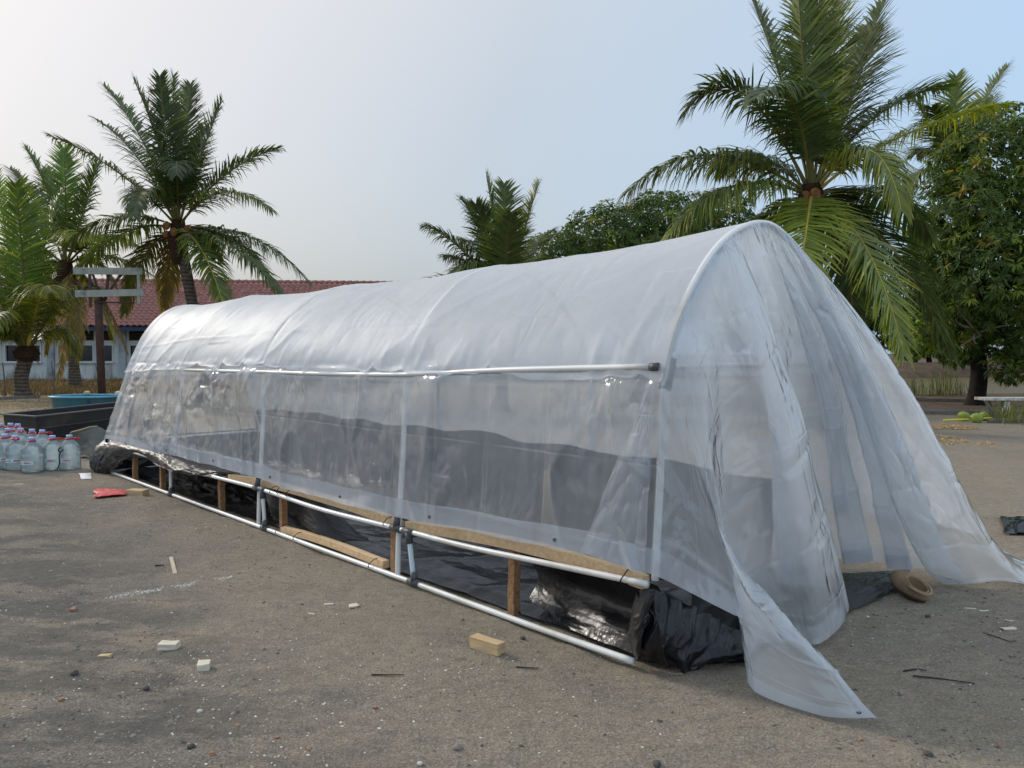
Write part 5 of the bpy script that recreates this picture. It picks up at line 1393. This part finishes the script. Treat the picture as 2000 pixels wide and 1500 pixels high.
def build_jugs():
    prof = [(.115, .0), (.126, .012), (.128, .05), (.124, .06), (.128, .075), (.129, .165), (.124, .175), (.129, .19), (.128, .235), (.122, .245), (.127, .258), (.121, .270), (.124, .283), (.104, .315), (.070, .352), (.045, .378), (.034, .388), (.034, .40)]
    n = 22
    def lathe(pr, sq=.12):
        rings = []
        for r, z in pr:
            rings.append([(r * (1 + sq * (abs(math.cos(2 * w)) ** 2 - .5) * -.5) * math.cos(w), r * (1 + sq * (abs(math.cos(2 * w)) ** 2 - .5) * -.5) * math.sin(w), z) for w in [2 * math.pi * k / n for k in range(n)]])
        return rings
    body = MB().loops(lathe(prof)).mesh('bottle_body', M['jug'], True)
    cap = MB().loops(lathe([(.031, .398), (.038, .40), (.038, .432), (.034, .437)], 0)).mesh('cap', M['cap'], True)
    col = MB().loops(lathe([(.044, .380), (.048, .383), (.048, .396), (.042, .399)], 0)).mesh('neck_ring', M['red'], True)
    hnd = MB(); hnd.tube([(.045, 0, .389), (.075, 0, .400), (.105, .012, .398), (.125, .0, .385), (.105, -.012, .380), (.075, -.008, .386)], .0075, 6); hnd = hnd.mesh('carry_strap', M['red'], True)
    lb = MB(); rr = .1305
    def band(z0, z1, a0, a1, r): 
        k = 9; vs = []; 
        for i in range(k):
            w = a0 + (a1 - a0) * i / (k - 1); vs += [(r * math.cos(w), r * math.sin(w), z0), (r * math.cos(w), r * math.sin(w), z1)]
        return vs, [(2 * i, 2 * i + 2, 2 * i + 3, 2 * i + 1) for i in range(k - 1)]
    lab = MB().add(*band(.105, .15, -2.35, -.65, .1325)).mesh('bottle_label', M['jug_label'], True)
    red = MB().add(*band(.118, .127, -1.55, -.85, .1335)).add(*band(.131, .138, -1.50, -1.05, .1335)).mesh('label_print', M['red'], True)
    grn = MB().add(*band(.120, .132, -2.2, -1.75, .1335)).mesh('label_print', M['jug_green'], True)
    spots = [  # px, base py, wording
        (137, 916, 'water bottle tied with black rope, rightmost in the front row'),
        (104, 915, 'water bottle second from the right in the front row'),
        (64, 920, 'water bottle nearest the camera, standing foremost in the cluster'),
        (32, 917, 'water bottle left of the foremost one in the front row'),
        (11, 914, 'water bottle close to the left edge in the front row'),
        (-14, 915, 'water bottle cut off by the left edge in the front row'),
        (84, 903, 'water bottle just behind the gap right of the foremost bottle'),
        (64, 898, 'water bottle directly behind the foremost bottle'),
        (42, 897, 'water bottle in the middle row behind the second bottle from the left'),
        (17, 897, 'water bottle in the middle row near the left edge'),
        (-8, 896, 'water bottle in the middle row cut by the left edge'),
        (36, 886, 'water bottle in the back row, right of the pair by the trough'),
        (22, 884, 'water bottle in the back row, left of the pair by the trough'),
        (2, 885, 'water bottle in the back row at the left edge')]
    rg = random.Random(4)
    for px, py, labl in spots:
        p = G(px, py, 0); r = empty('water_bottle', (p.x, p.y, gz(p.x, p.y) + .004), rg.uniform(-.35, .35)); r.scale = (.98, .98, 1.02)
        for nm, me in (('bottle_body', body), ('cap', cap), ('neck_ring', col), ('bottle_label', lab)):
            o = bpy.data.objects.new(nm, me); link(o, r)
            if nm == 'bottle_label':
                for me2 in (red, grn): link(bpy.data.objects.new('label_print', me2), o)
        o = bpy.data.objects.new('carry_strap', hnd); link(o, r); o.rotation_euler = (0, 0, rg.uniform(0, 6.28))
        tag(r, labl, 'water bottle', 'plastic water bottles on the ground')
    p = G(137, 916, 0); q = [(-.03, -.14, .30), (-.06, -.15, .27), (-.03, -.155, .24), (.0, -.15, .27), (-.03, -.15, .235), (-.05, -.15, .18), (-.045, -.15, .12), (-.06, -.15, .06), (-.075, -.16, .02), (-.10, -.18, .012)]
    o = smoothtube(MB(), [Vector(a) for a in q], .007, 50, 6).build('rope', M['rope'], None, True); o.location = (p.x, p.y, 0)
    tag(o, 'short black rope hanging down the rightmost water bottle', 'rope')
build_jugs()
def build_tarp():
    c = G(186, 893, 0); root = empty('folded_tarpaulin', c)
    nu, nv = 70, 40
    # a stiff sheet rolled into an open fold: section curve swept with varying height
    sec0 = np.array([(-.34, .10, 0), (-.345, .02, .22), (-.34, -.02, .34), (-.18, -.06, .39), (0.02, -.08, .45), (.16, -.06, .42), (.26, -.02, .28), (.33, .05, .10), (.36, .10, .0)])
    sec1 = np.array([(-.30, -.10, 0), (-.29, -.05, .08), (-.20, -.02, .16), (-.08, -.08, .20), (.03, -.16, .22), (.14, -.20, .16), (.24, -.18, .10), (.32, -.10, .05), (.36, -.05, .0)])
    sec2 = np.array([(-.28, -.16, 0), (-.25, -.15, .012), (-.14, -.13, .02), (-.05, -.18, .03), (.04, -.24, .02), (.14, -.27, .03), (.25, -.24, .02), (.32, -.16, .012), (.36, -.10, .0)])
    rows = np.stack([catmull(s, nu) for s in (sec0, sec1, sec2)], 0); S = np.stack([catmull(rows[:, j], nv) for j in range(nu)], 0)
    U, Vv = np.meshgrid(np.linspace(0, 1, nu), np.linspace(0, 1, nv), indexing='ij')
    S += normals_grid(S) * (.025 * facets(U * 5, Vv * 4, 130) + .008 * facets(U * 11, Vv * 9, 131))[..., None]; S[..., 2] = np.maximum(S[..., 2], 0)
    o = mobj('sheet', S.reshape(-1, 3), grid_faces(nu, nv), M['tarp'], root, True); sm = o.modifiers.new('thick', 'SOLIDIFY'); sm.thickness = .008
    back = S.copy(); back[..., 1] += .28 * (1 - Vv) + .08; back[..., 2] *= .8
    o = mobj('sheet', back.reshape(-1, 3), grid_faces(nu, nv), M['tarp'], root, True); sm = o.modifiers.new('thick', 'SOLIDIFY'); sm.thickness = .008
    e = S[:40, 0] ; MB().tube([Vector(p) + Vector((0, -.006, .006)) for p in e[8:40:3]], .014, 6).build('hem', M['tarp_hem'], root, True)
    tag(root, 'grey green tarpaulin folded in a heap beside the tunnel end and bottles', 'tarpaulin')
build_tarp()

def build_hoop_board():
    Y = 24.0; b = G(200, 792, 0); p0 = P(200, 790, Y); p0.z = 0; root = empty('basketball_stand', p0)
    L = lambda px, py, dy=0: P(px, py, Y + dy) - p0
    MB().tube([Vector((0, 0, -.1)), L(194, 640), L(192, 585)], .115, 10).build('post', M['rust'], root, True)
    MB().tube([L(192, 600, .0), L(206, 585), L(212, 535, -.15)], .05, 8).build('brace', M['rust'], root, True)
    MB().tube([L(200, 590), L(180, 532, -.2)], .04, 8).build('brace', M['rust'], root, True)
    MB().tube([L(200, 590), L(238, 532, -.2)], .04, 8).build('brace', M['rust'], root, True)
    MB().tube([L(184, 590, -.1), L(262, 592, -.1)], .025, 6).build('rail', M['rust'], root, True)
    def plank(x0, x1, y, h, tilt, name='board'):
        a, c = L(x0, y, -.25), L(x1, y + tilt, -.25); d = (c - a).normalized(); u = Vector((0, 0, 1)); s = d.cross(u).normalized()
        MB().box((a + c) / 2, ((c - a).length, .035, h), (d, s, s.cross(d))).build(name, M['board'], root, False, .004)
    plank(143, 278, 529, .21, 1.0); plank(147, 281, 574, .21, -3.0)
    for x, y0, y1 in ((270, 536, 594), (176, 536, 600)):
        a, c = L(x, y0, -.22), L(x + (2 if x > 200 else 0), y1, -.22); MB().box((a + c) / 2, (.09, .035, (c - a).length)).build('batten', M['board'] if x > 200 else M['rust'], root)
    tag(root, 'broken basketball backboard with two grey green planks on a rusty post', 'basketball stand')
build_hoop_board()
def stake(px, py0, py1, px1, lab):
    b = G(px, py0, 0); t = P(px1, py1, b.y); o = MB().tube([Vector((0, 0, -.1)), (t - b) * .5 + Vector((.03, 0, 0)), t - b], [.035, .03, .022], 6).build('stake', M['grey_wood'], None, True)
    o.location = b; tag(o, lab, 'stake', 'thin stakes in front of the building')
stake(9, 774, 708, 5, 'thin wooden stake at the left edge in front of the building')
stake(106, 772, 705, 100, 'thin wooden stake between the two left palm trunks')
stake(197, 768, 710, 186, 'thin slanting stake leaning beside the rusty basketball post')
# low kerb boards along the left grass
for k, (x0, y0, x1, y1, lab) in enumerate(((-40, 784, 78, 777, 'low weathered board lying along the grass left of the blue tub'), (85, 771, 190, 767, 'low weathered board lying behind the blue tub'))):
    a, c = G(x0, y0), G(x1, y1); d = (c - a); o = MB().box((0, 0, .05), (d.length, .06, .10)).build('kerb_board', M['grey_wood'], None, False, .006)
    o.location = (a + c) / 2; o.rotation_euler = (0, 0, math.atan2(d.y, d.x)); tag(o, lab, 'board', 'boards along the left grass')

# ================================================================== THINGS AT THE RIGHT
def long_board(x0, y0, x1, y1, h, lab, mat='grey_wood', name='long_board', grp='boards along the pond path'):
    a, c = G(x0, y0), G(x1, y1); d = (c - a); mb = MB(); rings = []
    for i in range(9):
        s = i / 8 - .5; w = .05 * math.sin(i * 1.7) * .4
        rings.append([(s * d.length, w - .06, 0), (s * d.length, w + .06, 0), (s * d.length, w + .06, h), (s * d.length, w - .06, h + .006 * math.sin(i * 2.2))])
    o = mb.loops(rings).build(name, M[mat], None, False, .005)
    o.location = ((a + c) / 2); o.location.z = gz(o.location.x, o.location.y) + .0; o.rotation_euler = (0, 0, math.atan2(d.y, d.x)); tag(o, lab, 'board', grp)
long_board(1690, 781, 1900, 786, .10, 'long weathered board along the pond edge left of the mango trunk')
long_board(1760, 808, 2040, 812, .10, 'long weathered board on the ground in front of the mango trunk')
long_board(1930, 826, 2060, 826, .08, 'weathered board under the white bench beside the coconuts')
def build_bench():
    Y = 17.6; p0 = P(1975, 822, Y); p0.z = 0; root = empty('bench', p0)
    a, c = P(1921, 780, Y) - p0, P(2080, 779, Y) - p0
    MB().box((a + c) / 2 + Vector((0, .15, 0)), ((c - a).length, .42, .06)).build('seat', M['white_board'], root, False, .004)
    for (x0, y0, x1, y1, dy) in ((1924, 782, 1947, 822, 0.0), (1932, 782, 1937, 816, .3), (2060, 782, 2040, 822, 0), (2060, 782, 2050, 818, .3)):
        q, w = P(x0, y0, Y + dy) - p0, P(x1, y1, Y + dy) - p0; w.z = 0.0
        d = (w - q).normalized(); s = Vector((0, 1, 0)); MB().box((q + w) / 2, (.055, .05, (w - q).length), (s.cross(d), s, d)).build('leg', M['grey_wood'], root)
    MB().box((P(1958, 792, Y + .2) - p0), (.06, .04, .30)).build('leg', M['grey_wood'], root)
    tag(root, 'low wooden bench with flaking white seat and slanting legs at the right edge', 'bench')
    r = empty('plastic_bag', P(1962, 818, Y - .2)); r.location.z = 0; rings = []
    rg = random.Random(8)
    for s, rad in ((0, .09), (.06, .13), (.12, .125), (.2, .10), (.28, .07), (.34, .05), (.38, .06)):
        rings.append([(rad * (1 + rg.uniform(-.15, .15)) * math.cos(w) + s * .15, rad * .7 * (1 + rg.uniform(-.15, .15)) * math.sin(w), .01 + s) for w in [2 * math.pi * k / 16 for k in range(16)]])
    MB().loops(rings, True, False).build('bag', M['clear_bag'], r, True)
    rings = [[(.8 * rd * math.cos(w), .55 * rd * math.sin(w), z) for w in [2 * math.pi * k / 12 for k in range(12)]] for z, rd in ((.015, .10), (.05, .14), (.09, .12), (.12, .05))]
    MB().loops(rings).build('contents', M['brick_chip'], r, True)
    tag(r, 'clear plastic bag with reddish brown contents hanging under the white bench', 'plastic bag')
    for k, (px, py, sc, lab) in enumerate(((1882, 822, 1.0, 'single green coconut lying left of the touching pair'), (1907, 826, 1.05, 'green coconut in front, left of the touching pair'), (1920, 822, 1.0, 'green coconut behind, right of the touching pair'))):
        p = G(px, py); rings = []
        for q in range(9):
            th = math.pi * (q + .2) / 8.4; rr_ = .105 * math.sin(th) ** .85 * sc
            rings.append([(rr_ * (1 + .07 * math.cos(3 * w)) * math.cos(w), .125 * sc * math.cos(th), .105 + rr_ * (1 + .07 * math.cos(3 * w)) * math.sin(w)) for w in [2 * math.pi * e / 15 for e in range(15)]])
        root2 = empty('green_coconut', (p.x, p.y, 0), .6 + k)
        MB().loops(rings).build('husk', M['green_coconut'], root2, True)
        MB().tube([(0, .11 * sc, .105), (.0, .15 * sc, .12)], [.03, .012], 7).build('stalk', M['grey_wood'], root2)
        tag(root2, lab, 'coconut', 'green coconuts on the ground')
    a, c = P(1843, 823, 16.6), P(1937, 816, 16.6); a.z = max(a.z, .05); root3 = MB().tube([a - a, (c - a) * .5 + Vector((0, 0, -.006)), c - a], [.022, .02, .018], 8).build('yellow_stick', M['yellow'], None, True)
    root3.location = a; tag(root3, 'long bright yellow stick lying in front of the green coconuts', 'stick')
build_bench()
for k, (px, py, Y, w, lab) in enumerate(((1712, 670, 70, 2.0, 'white board on the far bank behind the palm frond'), (1800, 688, 65, .9, 'small white sack at the foot of the far shrub, left one'), (1822, 688, 65, .7, 'small white sack at the foot of the far shrub, right one'))):
    p = P(px, py, Y); o = MB().loops([[(x * w / 2, y * .25, 0) for x, y in ((-1, -1), (1, -1), (1, 1), (-1, 1))], [(x * w / 2.1, y * .22, .22 + .03 * x) for x, y in ((-1, -1), (1, -1), (1, 1), (-1, 1))]]).build('white_sack' if k else 'white_board', M['paper'], None, False, .03)
    o.location = (p.x, p.y, gz(p.x, p.y) - .02); tag(o, lab, 'sack' if k else 'board', 'white things on the far bank')

# clog
def build_clog():
    p = G(1779, 1163, 0); root = empty('clog', (p.x, p.y, gz(p.x, p.y) + .002), R(24))
    root.rotation_euler = (R(13), R(-6), R(14)); root.location.z += .022; root.scale = (1.12, 1.12, 1.12); n = 36
    def outline(w):      # toe towards +y
        x = .052 * math.cos(w); y = .125 * math.sin(w)
        x *= 1 + .16 * math.sin(w); return x, y + .02
    ang = [2 * math.pi * k / n for k in range(n)]
    def ring(s, z, tz=0.0): return [(outline(w)[0] * s, (outline(w)[1] - .02) * s + .02, z + tz * max(0, math.sin(w)) ** 1.3) for w in ang]
    op = lambda s, zf, zh: [(.0385 * s * math.cos(w), -.036 + .064 * s * math.sin(w), zh + (zf - zh) * (.5 + .5 * math.sin(w))) for w in ang]
    MB().loops([ring(.90, 0), ring(.97, .006), ring(1.0, .022)], True, True).build('sole', M['clog_sole'], root, True)
    mid = [[a.lerp(b, .5) + Vector((0, 0, .014 * max(0, math.sin(w)))) for a, b, w in zip([Vector(q) for q in ring(.96, .058, .016)], [Vector(q) for q in op(1.12, .098, .066)], ang)]]
    up = MB().loops([ring(.97, .018), ring(1.03, .030), ring(1.03, .044), ring(.98, .056, .014)] + [[tuple(v) for v in mid[0]]] + [op(1.12, .100, .068), op(1.06, .106, .073), op(.98, .104, .071), op(.96, .09, .06), op(1.0, .045, .035), op(.92, .026, .026)], False, True)
    up.build('upper', M['clog'], root, True)
    st = []
    for k in range(13):
        w = math.pi * k / 12; st.append((.053 * math.cos(w), -.03 - .092 * math.sin(w), .066 + .012 * math.cos(w) ** 2))
    MB().tube(st, .008, 6).build('heel_strap', M['clog'], root, True)
    tag(root, 'single tan rubber clog standing on the soil by the plastic drape', 'shoe')
build_clog()

# ------------------------------------------------------------------ scraps on the ground
def block(name, label, px, py, size, rz, mat, group=None, cat='wood block', chip=0.0, seed=0, lift=0.0):
    p = G(px, py); rg = random.Random(seed); L, Wd, H = size; rings = []
    for z in (0, H * .5, H):
        rings.append([(x * L / 2 * (1 + rg.uniform(-chip, chip)), y * Wd / 2 * (1 + rg.uniform(-chip, chip)), z * (1 + rg.uniform(-chip, chip) * (z > 0))) for x, y in ((-1, -1), (0, -1.02), (1, -1), (1, 1), (0, .98), (-1, 1))])
    o = MB().loops(rings).build(name, M[mat], None, False, .003)
    o.location = (p.x, p.y, gz(p.x, p.y) + lift - .002); o.rotation_euler = (rg.uniform(-.04, .04), rg.uniform(-.04, .04), rz); tag(o, label, cat, group); return o
GB = 'wood offcuts on the ground'
block('wood_block', 'tan sawn wood block lying in front of the bottom rail', 952, 1268, (.185, .06, .06), R(-38), 'offcut', GB, chip=.05, seed=1)
block('wood_block', 'pale chipped wood block lying on dark gravel, left of the cube', 331, 1264, (.092, .06, .032), R(2), 'pale_wood', GB, chip=.12, seed=2)
block('wood_block', 'small pale cube of wood on dark gravel', 399, 1306, (.056, .056, .036), R(14), 'pale_wood', GB, chip=.08, seed=3)
block('wood_block', 'sawn wood block beside the red bag near the bottom rail', 269, 967, (.22, .10, .065), R(-18), 'offcut', GB, chip=.04, seed=4)
block('wood_block', 'small brown wood chunk behind the block near the red bag', 273, 960, (.09, .06, .04), R(-8), 'post', GB, chip=.1, seed=5)
block('wood_chip', 'thin pale wood chip in front of the middle posts', 642, 1180, (.055, .016, .010), R(10), 'pale_wood', GB, 'wood chip', .1, 6)
block('wood_chip', 'curled pale wood shaving right of the thin chip', 690, 1183, (.055, .045, .012), R(30), 'pale_wood', GB, 'wood chip', .25, 7)
block('wood_chip', 'short pale sliver of wood below the thin chip', 608, 1200, (.045, .010, .008), R(-25), 'pale_wood', GB, 'wood chip', .1, 8)
block('wood_chip', 'split pale wood piece on the right by a dark twig', 1970, 1232, (.075, .03, .012), R(5), 'pale_wood', GB, 'wood chip', .2, 9)
block('wood_chip', 'slim pale stick fragment right of the clog, leftmost one', 1895, 1185, (.055, .009, .007), R(-20), 'pale_wood', GB, 'wood chip', .1, 10)
block('wood_chip', 'slim pale stick fragment right of the clog, middle one', 1922, 1190, (.055, .012, .007), R(0), 'pale_wood', GB, 'wood chip', .1, 11)
block('wood_chip', 'slim pale stick fragment right of the clog, nearest one', 1971, 1211, (.045, .009, .006), R(-25), 'pale_wood', GB, 'wood chip', .1, 12)
block('wood_chip', 'pale sliver left of the paper sheet near the bottles', 36, 948, (.09, .02, .008), R(22), 'pale_wood', GB, 'wood chip', .1, 13)
block('wood_chip', 'tan curled scrap on dark gravel left of the chipped block', 205, 1283, (.06, .03, .012), R(5), 'offcut', GB, 'wood chip', .25, 14)
block('bamboo_strip', 'narrow pale bamboo strip lying on the soil left of the tunnel', 338, 1105, (.45, .026, .012), math.atan2((G(330, 1075) - G(346, 1136)).y, (G(330, 1075) - G(346, 1136)).x), 'stick', None, 'stick', .02, 15)
GC = 'brick chips on the ground'
for k, (px, py, s, lab) in enumerate([(144, 1186, .05, 'largest orange brick chip, far left of the chalky streak'), (120, 1370, .035, 'orange brick chip at lower left on the dark crust'), (463, 1413, .028, 'orange brick chip left of bottom centre, upper one'), (541, 1440, .026, 'orange brick chip at the bottom, second from the left'), (604, 1462, .03, 'crumbly orange brick chip at the bottom, third from the left'),
        (414, 1474, .028, 'orange brick chip nearest the bottom edge at left'), (732, 1384, .03, 'orange brick chip right of the bottom group'), (1853, 1293, .025, 'orange brick chip right of the draped corner'), (1744, 1440, .03, 'orange brick chip below the draped corner tip'), (1953, 1445, .028, 'orange brick chip at lower right'), (1680, 1442, .024, 'yellowish brick chip at bottom right of centre')]):
    s *= .72
    block('brick_chip', lab, px, py, (s, s * .65, s * .45), k * 1.3, 'brick_chip', GC, 'brick chip', .3, 20 + k)
def stone(label, px, py, s, mat, seed):
    s *= .78
    p = G(px, py); rg = random.Random(seed); rings = []
    for q in range(6):
        th = math.pi * (q + .4) / 5.8; rr_ = s * math.sin(th)
        rings.append([(rr_ * (1 + rg.uniform(-.2, .2)) * math.cos(w), rr_ * .8 * (1 + rg.uniform(-.2, .2)) * math.sin(w), s * .35 - s * .62 * math.cos(th)) for w in [2 * math.pi * e / 9 for e in range(9)]])
    o = MB().loops(rings).build('stone', M[mat], None, False, .002); o.location = (p.x, p.y, gz(p.x, p.y)); o.rotation_euler = (0, 0, rg.uniform(0, 6)); tag(o, label, 'stone', 'loose stones on the ground')
for k, a in enumerate([('grey stone at the bottom edge below the wood block', 893, 1458, .026, 'stone_grey'), ('small white stone at the bottom edge left of the grey stone', 820, 1490, .016, 'stone_pale'), ('dark angular stone left of the bottom centre', 373, 1458, .022, 'stone_dark'), ('dark stone on gravel right of the pale cube, lower one', 286, 1346, .022, 'stone_dark'),
        ('dark grey stone at lower left on the crust', 145, 1318, .026, 'stone_dark'), ('grey pebble right of the curled wood shaving', 767, 1181, .014, 'stone_grey'), ('grey pebble in front of the tunnel above the wood block', 903, 1209, .015, 'stone_grey'), ('dark flat lump in place of the shadow beside the wood block', 1020, 1246, .022, 'stone_dark'),  # the dark lump by the wood block stands in for its shadow
        ('dark round stone at bottom centre right', 1283, 1490, .026, 'stone_dark'), ('pale stone right of the draped corner', 1760, 1349, .02, 'stone_grey'), ('white chip in the middle of the dark gravel', 390, 1386, .016, 'stone_pale'), ('dark flat stone in front of the clog', 1812, 1202, .02, 'stone_dark'), ('pale pebble below the clog', 1695, 1203, .014, 'stone_pale'), ('brown stone at the lower right edge', 1813, 1470, .024, 'stone_dark')]):
    stone(a[0], a[1], a[2], a[3], a[4], 200 + k)
def twig(label, pts, r, seed):
    q = [G(*p) for p in pts]; o = smoothtube(MB(), [p - q[0] + Vector((0, 0, r + gz(p.x, p.y) + .002)) for p in q], [r * (1 - .5 * i / 15) for i in range(16)], 16, 6).build('twig', M['twig'], None, True)
    o.location = q[0]; tag(o, label, 'twig', 'dark twigs on the ground')
twig('long thin dark twig right of the draped corner', [(1783, 1315), (1840, 1324), (1905, 1336)], .004, 1)
twig('short dark twig above the long one by the drape', [(1765, 1307), (1790, 1304), (1810, 1306)], .0045, 2)
twig('dark twig at the right edge beside the split wood', [(1927, 1240), (1950, 1246), (1978, 1254)], .0035, 3)
twig('dark twig lying at bottom centre below the wood block', [(726, 1318), (760, 1321), (790, 1321)], .004, 4)
twig('thin dark twig right of the tan wood block', [(1008, 1302), (1035, 1304), (1052, 1304)], .004, 5)
twig('short dark stick left of the bamboo strip tip', [(303, 1107), (312, 1106), (321, 1106)], .006, 6)
# red bag, paper, black scrap
def sheet_thing(name, label, cat, corners, mat, amp, seed, hump=.0, n=36):
    q = [G(*c) for c in corners]; c0 = sum(q, Vector()) / 4
    U, Vv = np.meshgrid(np.linspace(0, 1, n), np.linspace(0, 1, n), indexing='ij'); q_ = [np.array(p - c0) for p in q]
    S = (1 - U)[..., None] * (1 - Vv)[..., None] * q_[0] + U[..., None] * (1 - Vv)[..., None] * q_[1] + U[..., None] * Vv[..., None] * q_[2] + (1 - U)[..., None] * Vv[..., None] * q_[3]
    b = np.sin(np.pi * U) * np.sin(np.pi * Vv)
    S[..., :2] += (fbm(U * 3, Vv * 3, seed, 2)[..., None] - .5) * amp * 1.5
    S[..., 2] += .010 + amp * (.5 + facets(U * 4, Vv * 4, seed)) * (.35 + b) + hump * b
    S[..., 2] = np.maximum(S[..., 2], .004)
    o = mobj(name, S.reshape(-1, 3), grid_faces(n, n), M[mat], None, True); o.location = (c0.x, c0.y, gz(c0.x, c0.y)); sm = o.modifiers.new('thick', 'SOLIDIFY'); sm.thickness = .002
    tag(o, label, cat)
sheet_thing('red_bag', 'crumpled red plastic bag on the soil near the far rail', 'plastic bag', [(180, 975), (246, 970), (248, 962), (190, 957)], 'red_bag', .035, 140, .0)
sheet_thing('paper_sheet', 'sheet of white paper on the ground between bottles and tunnel', 'paper', [(158, 938), (180, 937), (178, 926), (155, 926)], 'paper', .008, 141, .01)
sheet_thing('black_plastic_scrap', 'crumpled black plastic scrap on the soil at the right edge', 'plastic scrap', [(1962, 1043), (2060, 1050), (2060, 1018), (1952, 1012)], 'liner', .045, 142, .03)

# ------------------------------------------------------------------ grit: stones and shell chips nobody could count
def grit(name, n, fx, fy, smin, smax, seed, mat, label, dens):
    rg = np.random.default_rng(seed); p = scatter(n, fx, fy, seed, dens); n = len(p)
    s = smin + (smax - smin) * rg.random(n) ** 3.0
    base = np.array([[1, 0, 0], [-.5, .87, 0], [-.5, -.87, 0], [.1, .05, .62], [.6, .7, .15], [-.9, .1, .2]])
    a = rg.uniform(0, 6.28, n); ca, sa = np.cos(a), np.sin(a)
    jit = rg.uniform(.6, 1.3, (n, 6, 3)); Bv = base[None] * jit
    x = Bv[..., 0] * ca[:, None] - Bv[..., 1] * sa[:, None]; y = Bv[..., 0] * sa[:, None] + Bv[..., 1] * ca[:, None]
    V = np.stack([x, y, Bv[..., 2]], -1) * s[:, None, None] + p[:, None, :]
    V[..., 2] -= (s * .08)[:, None]
    F = np.array([[0, 4, 3], [4, 1, 3], [1, 5, 3], [5, 2, 3], [2, 0, 3]])
    Fa = (np.arange(n)[:, None, None] * 6 + F[None]).reshape(-1, 3)
    o = mobj(name, V.reshape(-1, 3), Fa, M[mat]); tag(o, label, 'gravel', None, 'stuff')
def view_d(x, y):     # only where the frame sees it, thinner with distance
    return (np.abs(x) < y * .70 + .1) * np.clip(3.2 / y, 0, 1) ** 1.5
dz = lambda sc, th, sd: (lambda x, y: view_d(x, y) * np.clip((fbm(x * sc, y * sc, sd, 3) - th) / .12, .10, 1))
grit('dark_gravel', 40000, (-5.5, 5), (2.6, 11), .003, .013, 301, 'stone_dark', 'fine dark gravel scattered over the soil', dz(1.1, .50, 71))
grit('grey_gravel', 42000, (-5.5, 5), (2.6, 11), .003, .014, 302, 'stone_grey', 'fine grey gravel scattered over the soil', dz(1.6, .48, 72))
grit('pale_chips', 22000, (-5.5, 5), (2.6, 10), .002, .008, 303, 'stone_pale', 'tiny pale shell chips scattered over the soil', dz(.9, .50, 73))
# chalky streak by the bamboo strip
cs0, cs1 = G(200, 1168), G(450, 1128)
grit('chalk_streak', 26000, (-2.9, -1.5), (4.6, 5.7), .002, .006, 304, 'paper', 'chalky white streak of powder below the bamboo strip',
     lambda x, y: np.exp(-((((x - cs0.x) * (cs1 - cs0).y - (y - cs0.y) * (cs1 - cs0).x) / (cs1 - cs0).length + .03 * np.sin(x * 9)) / .035) ** 2) * (x > cs0.x) * (x < cs1.x) * (fbm(x * 6, y * 6, 75, 2) > .42))
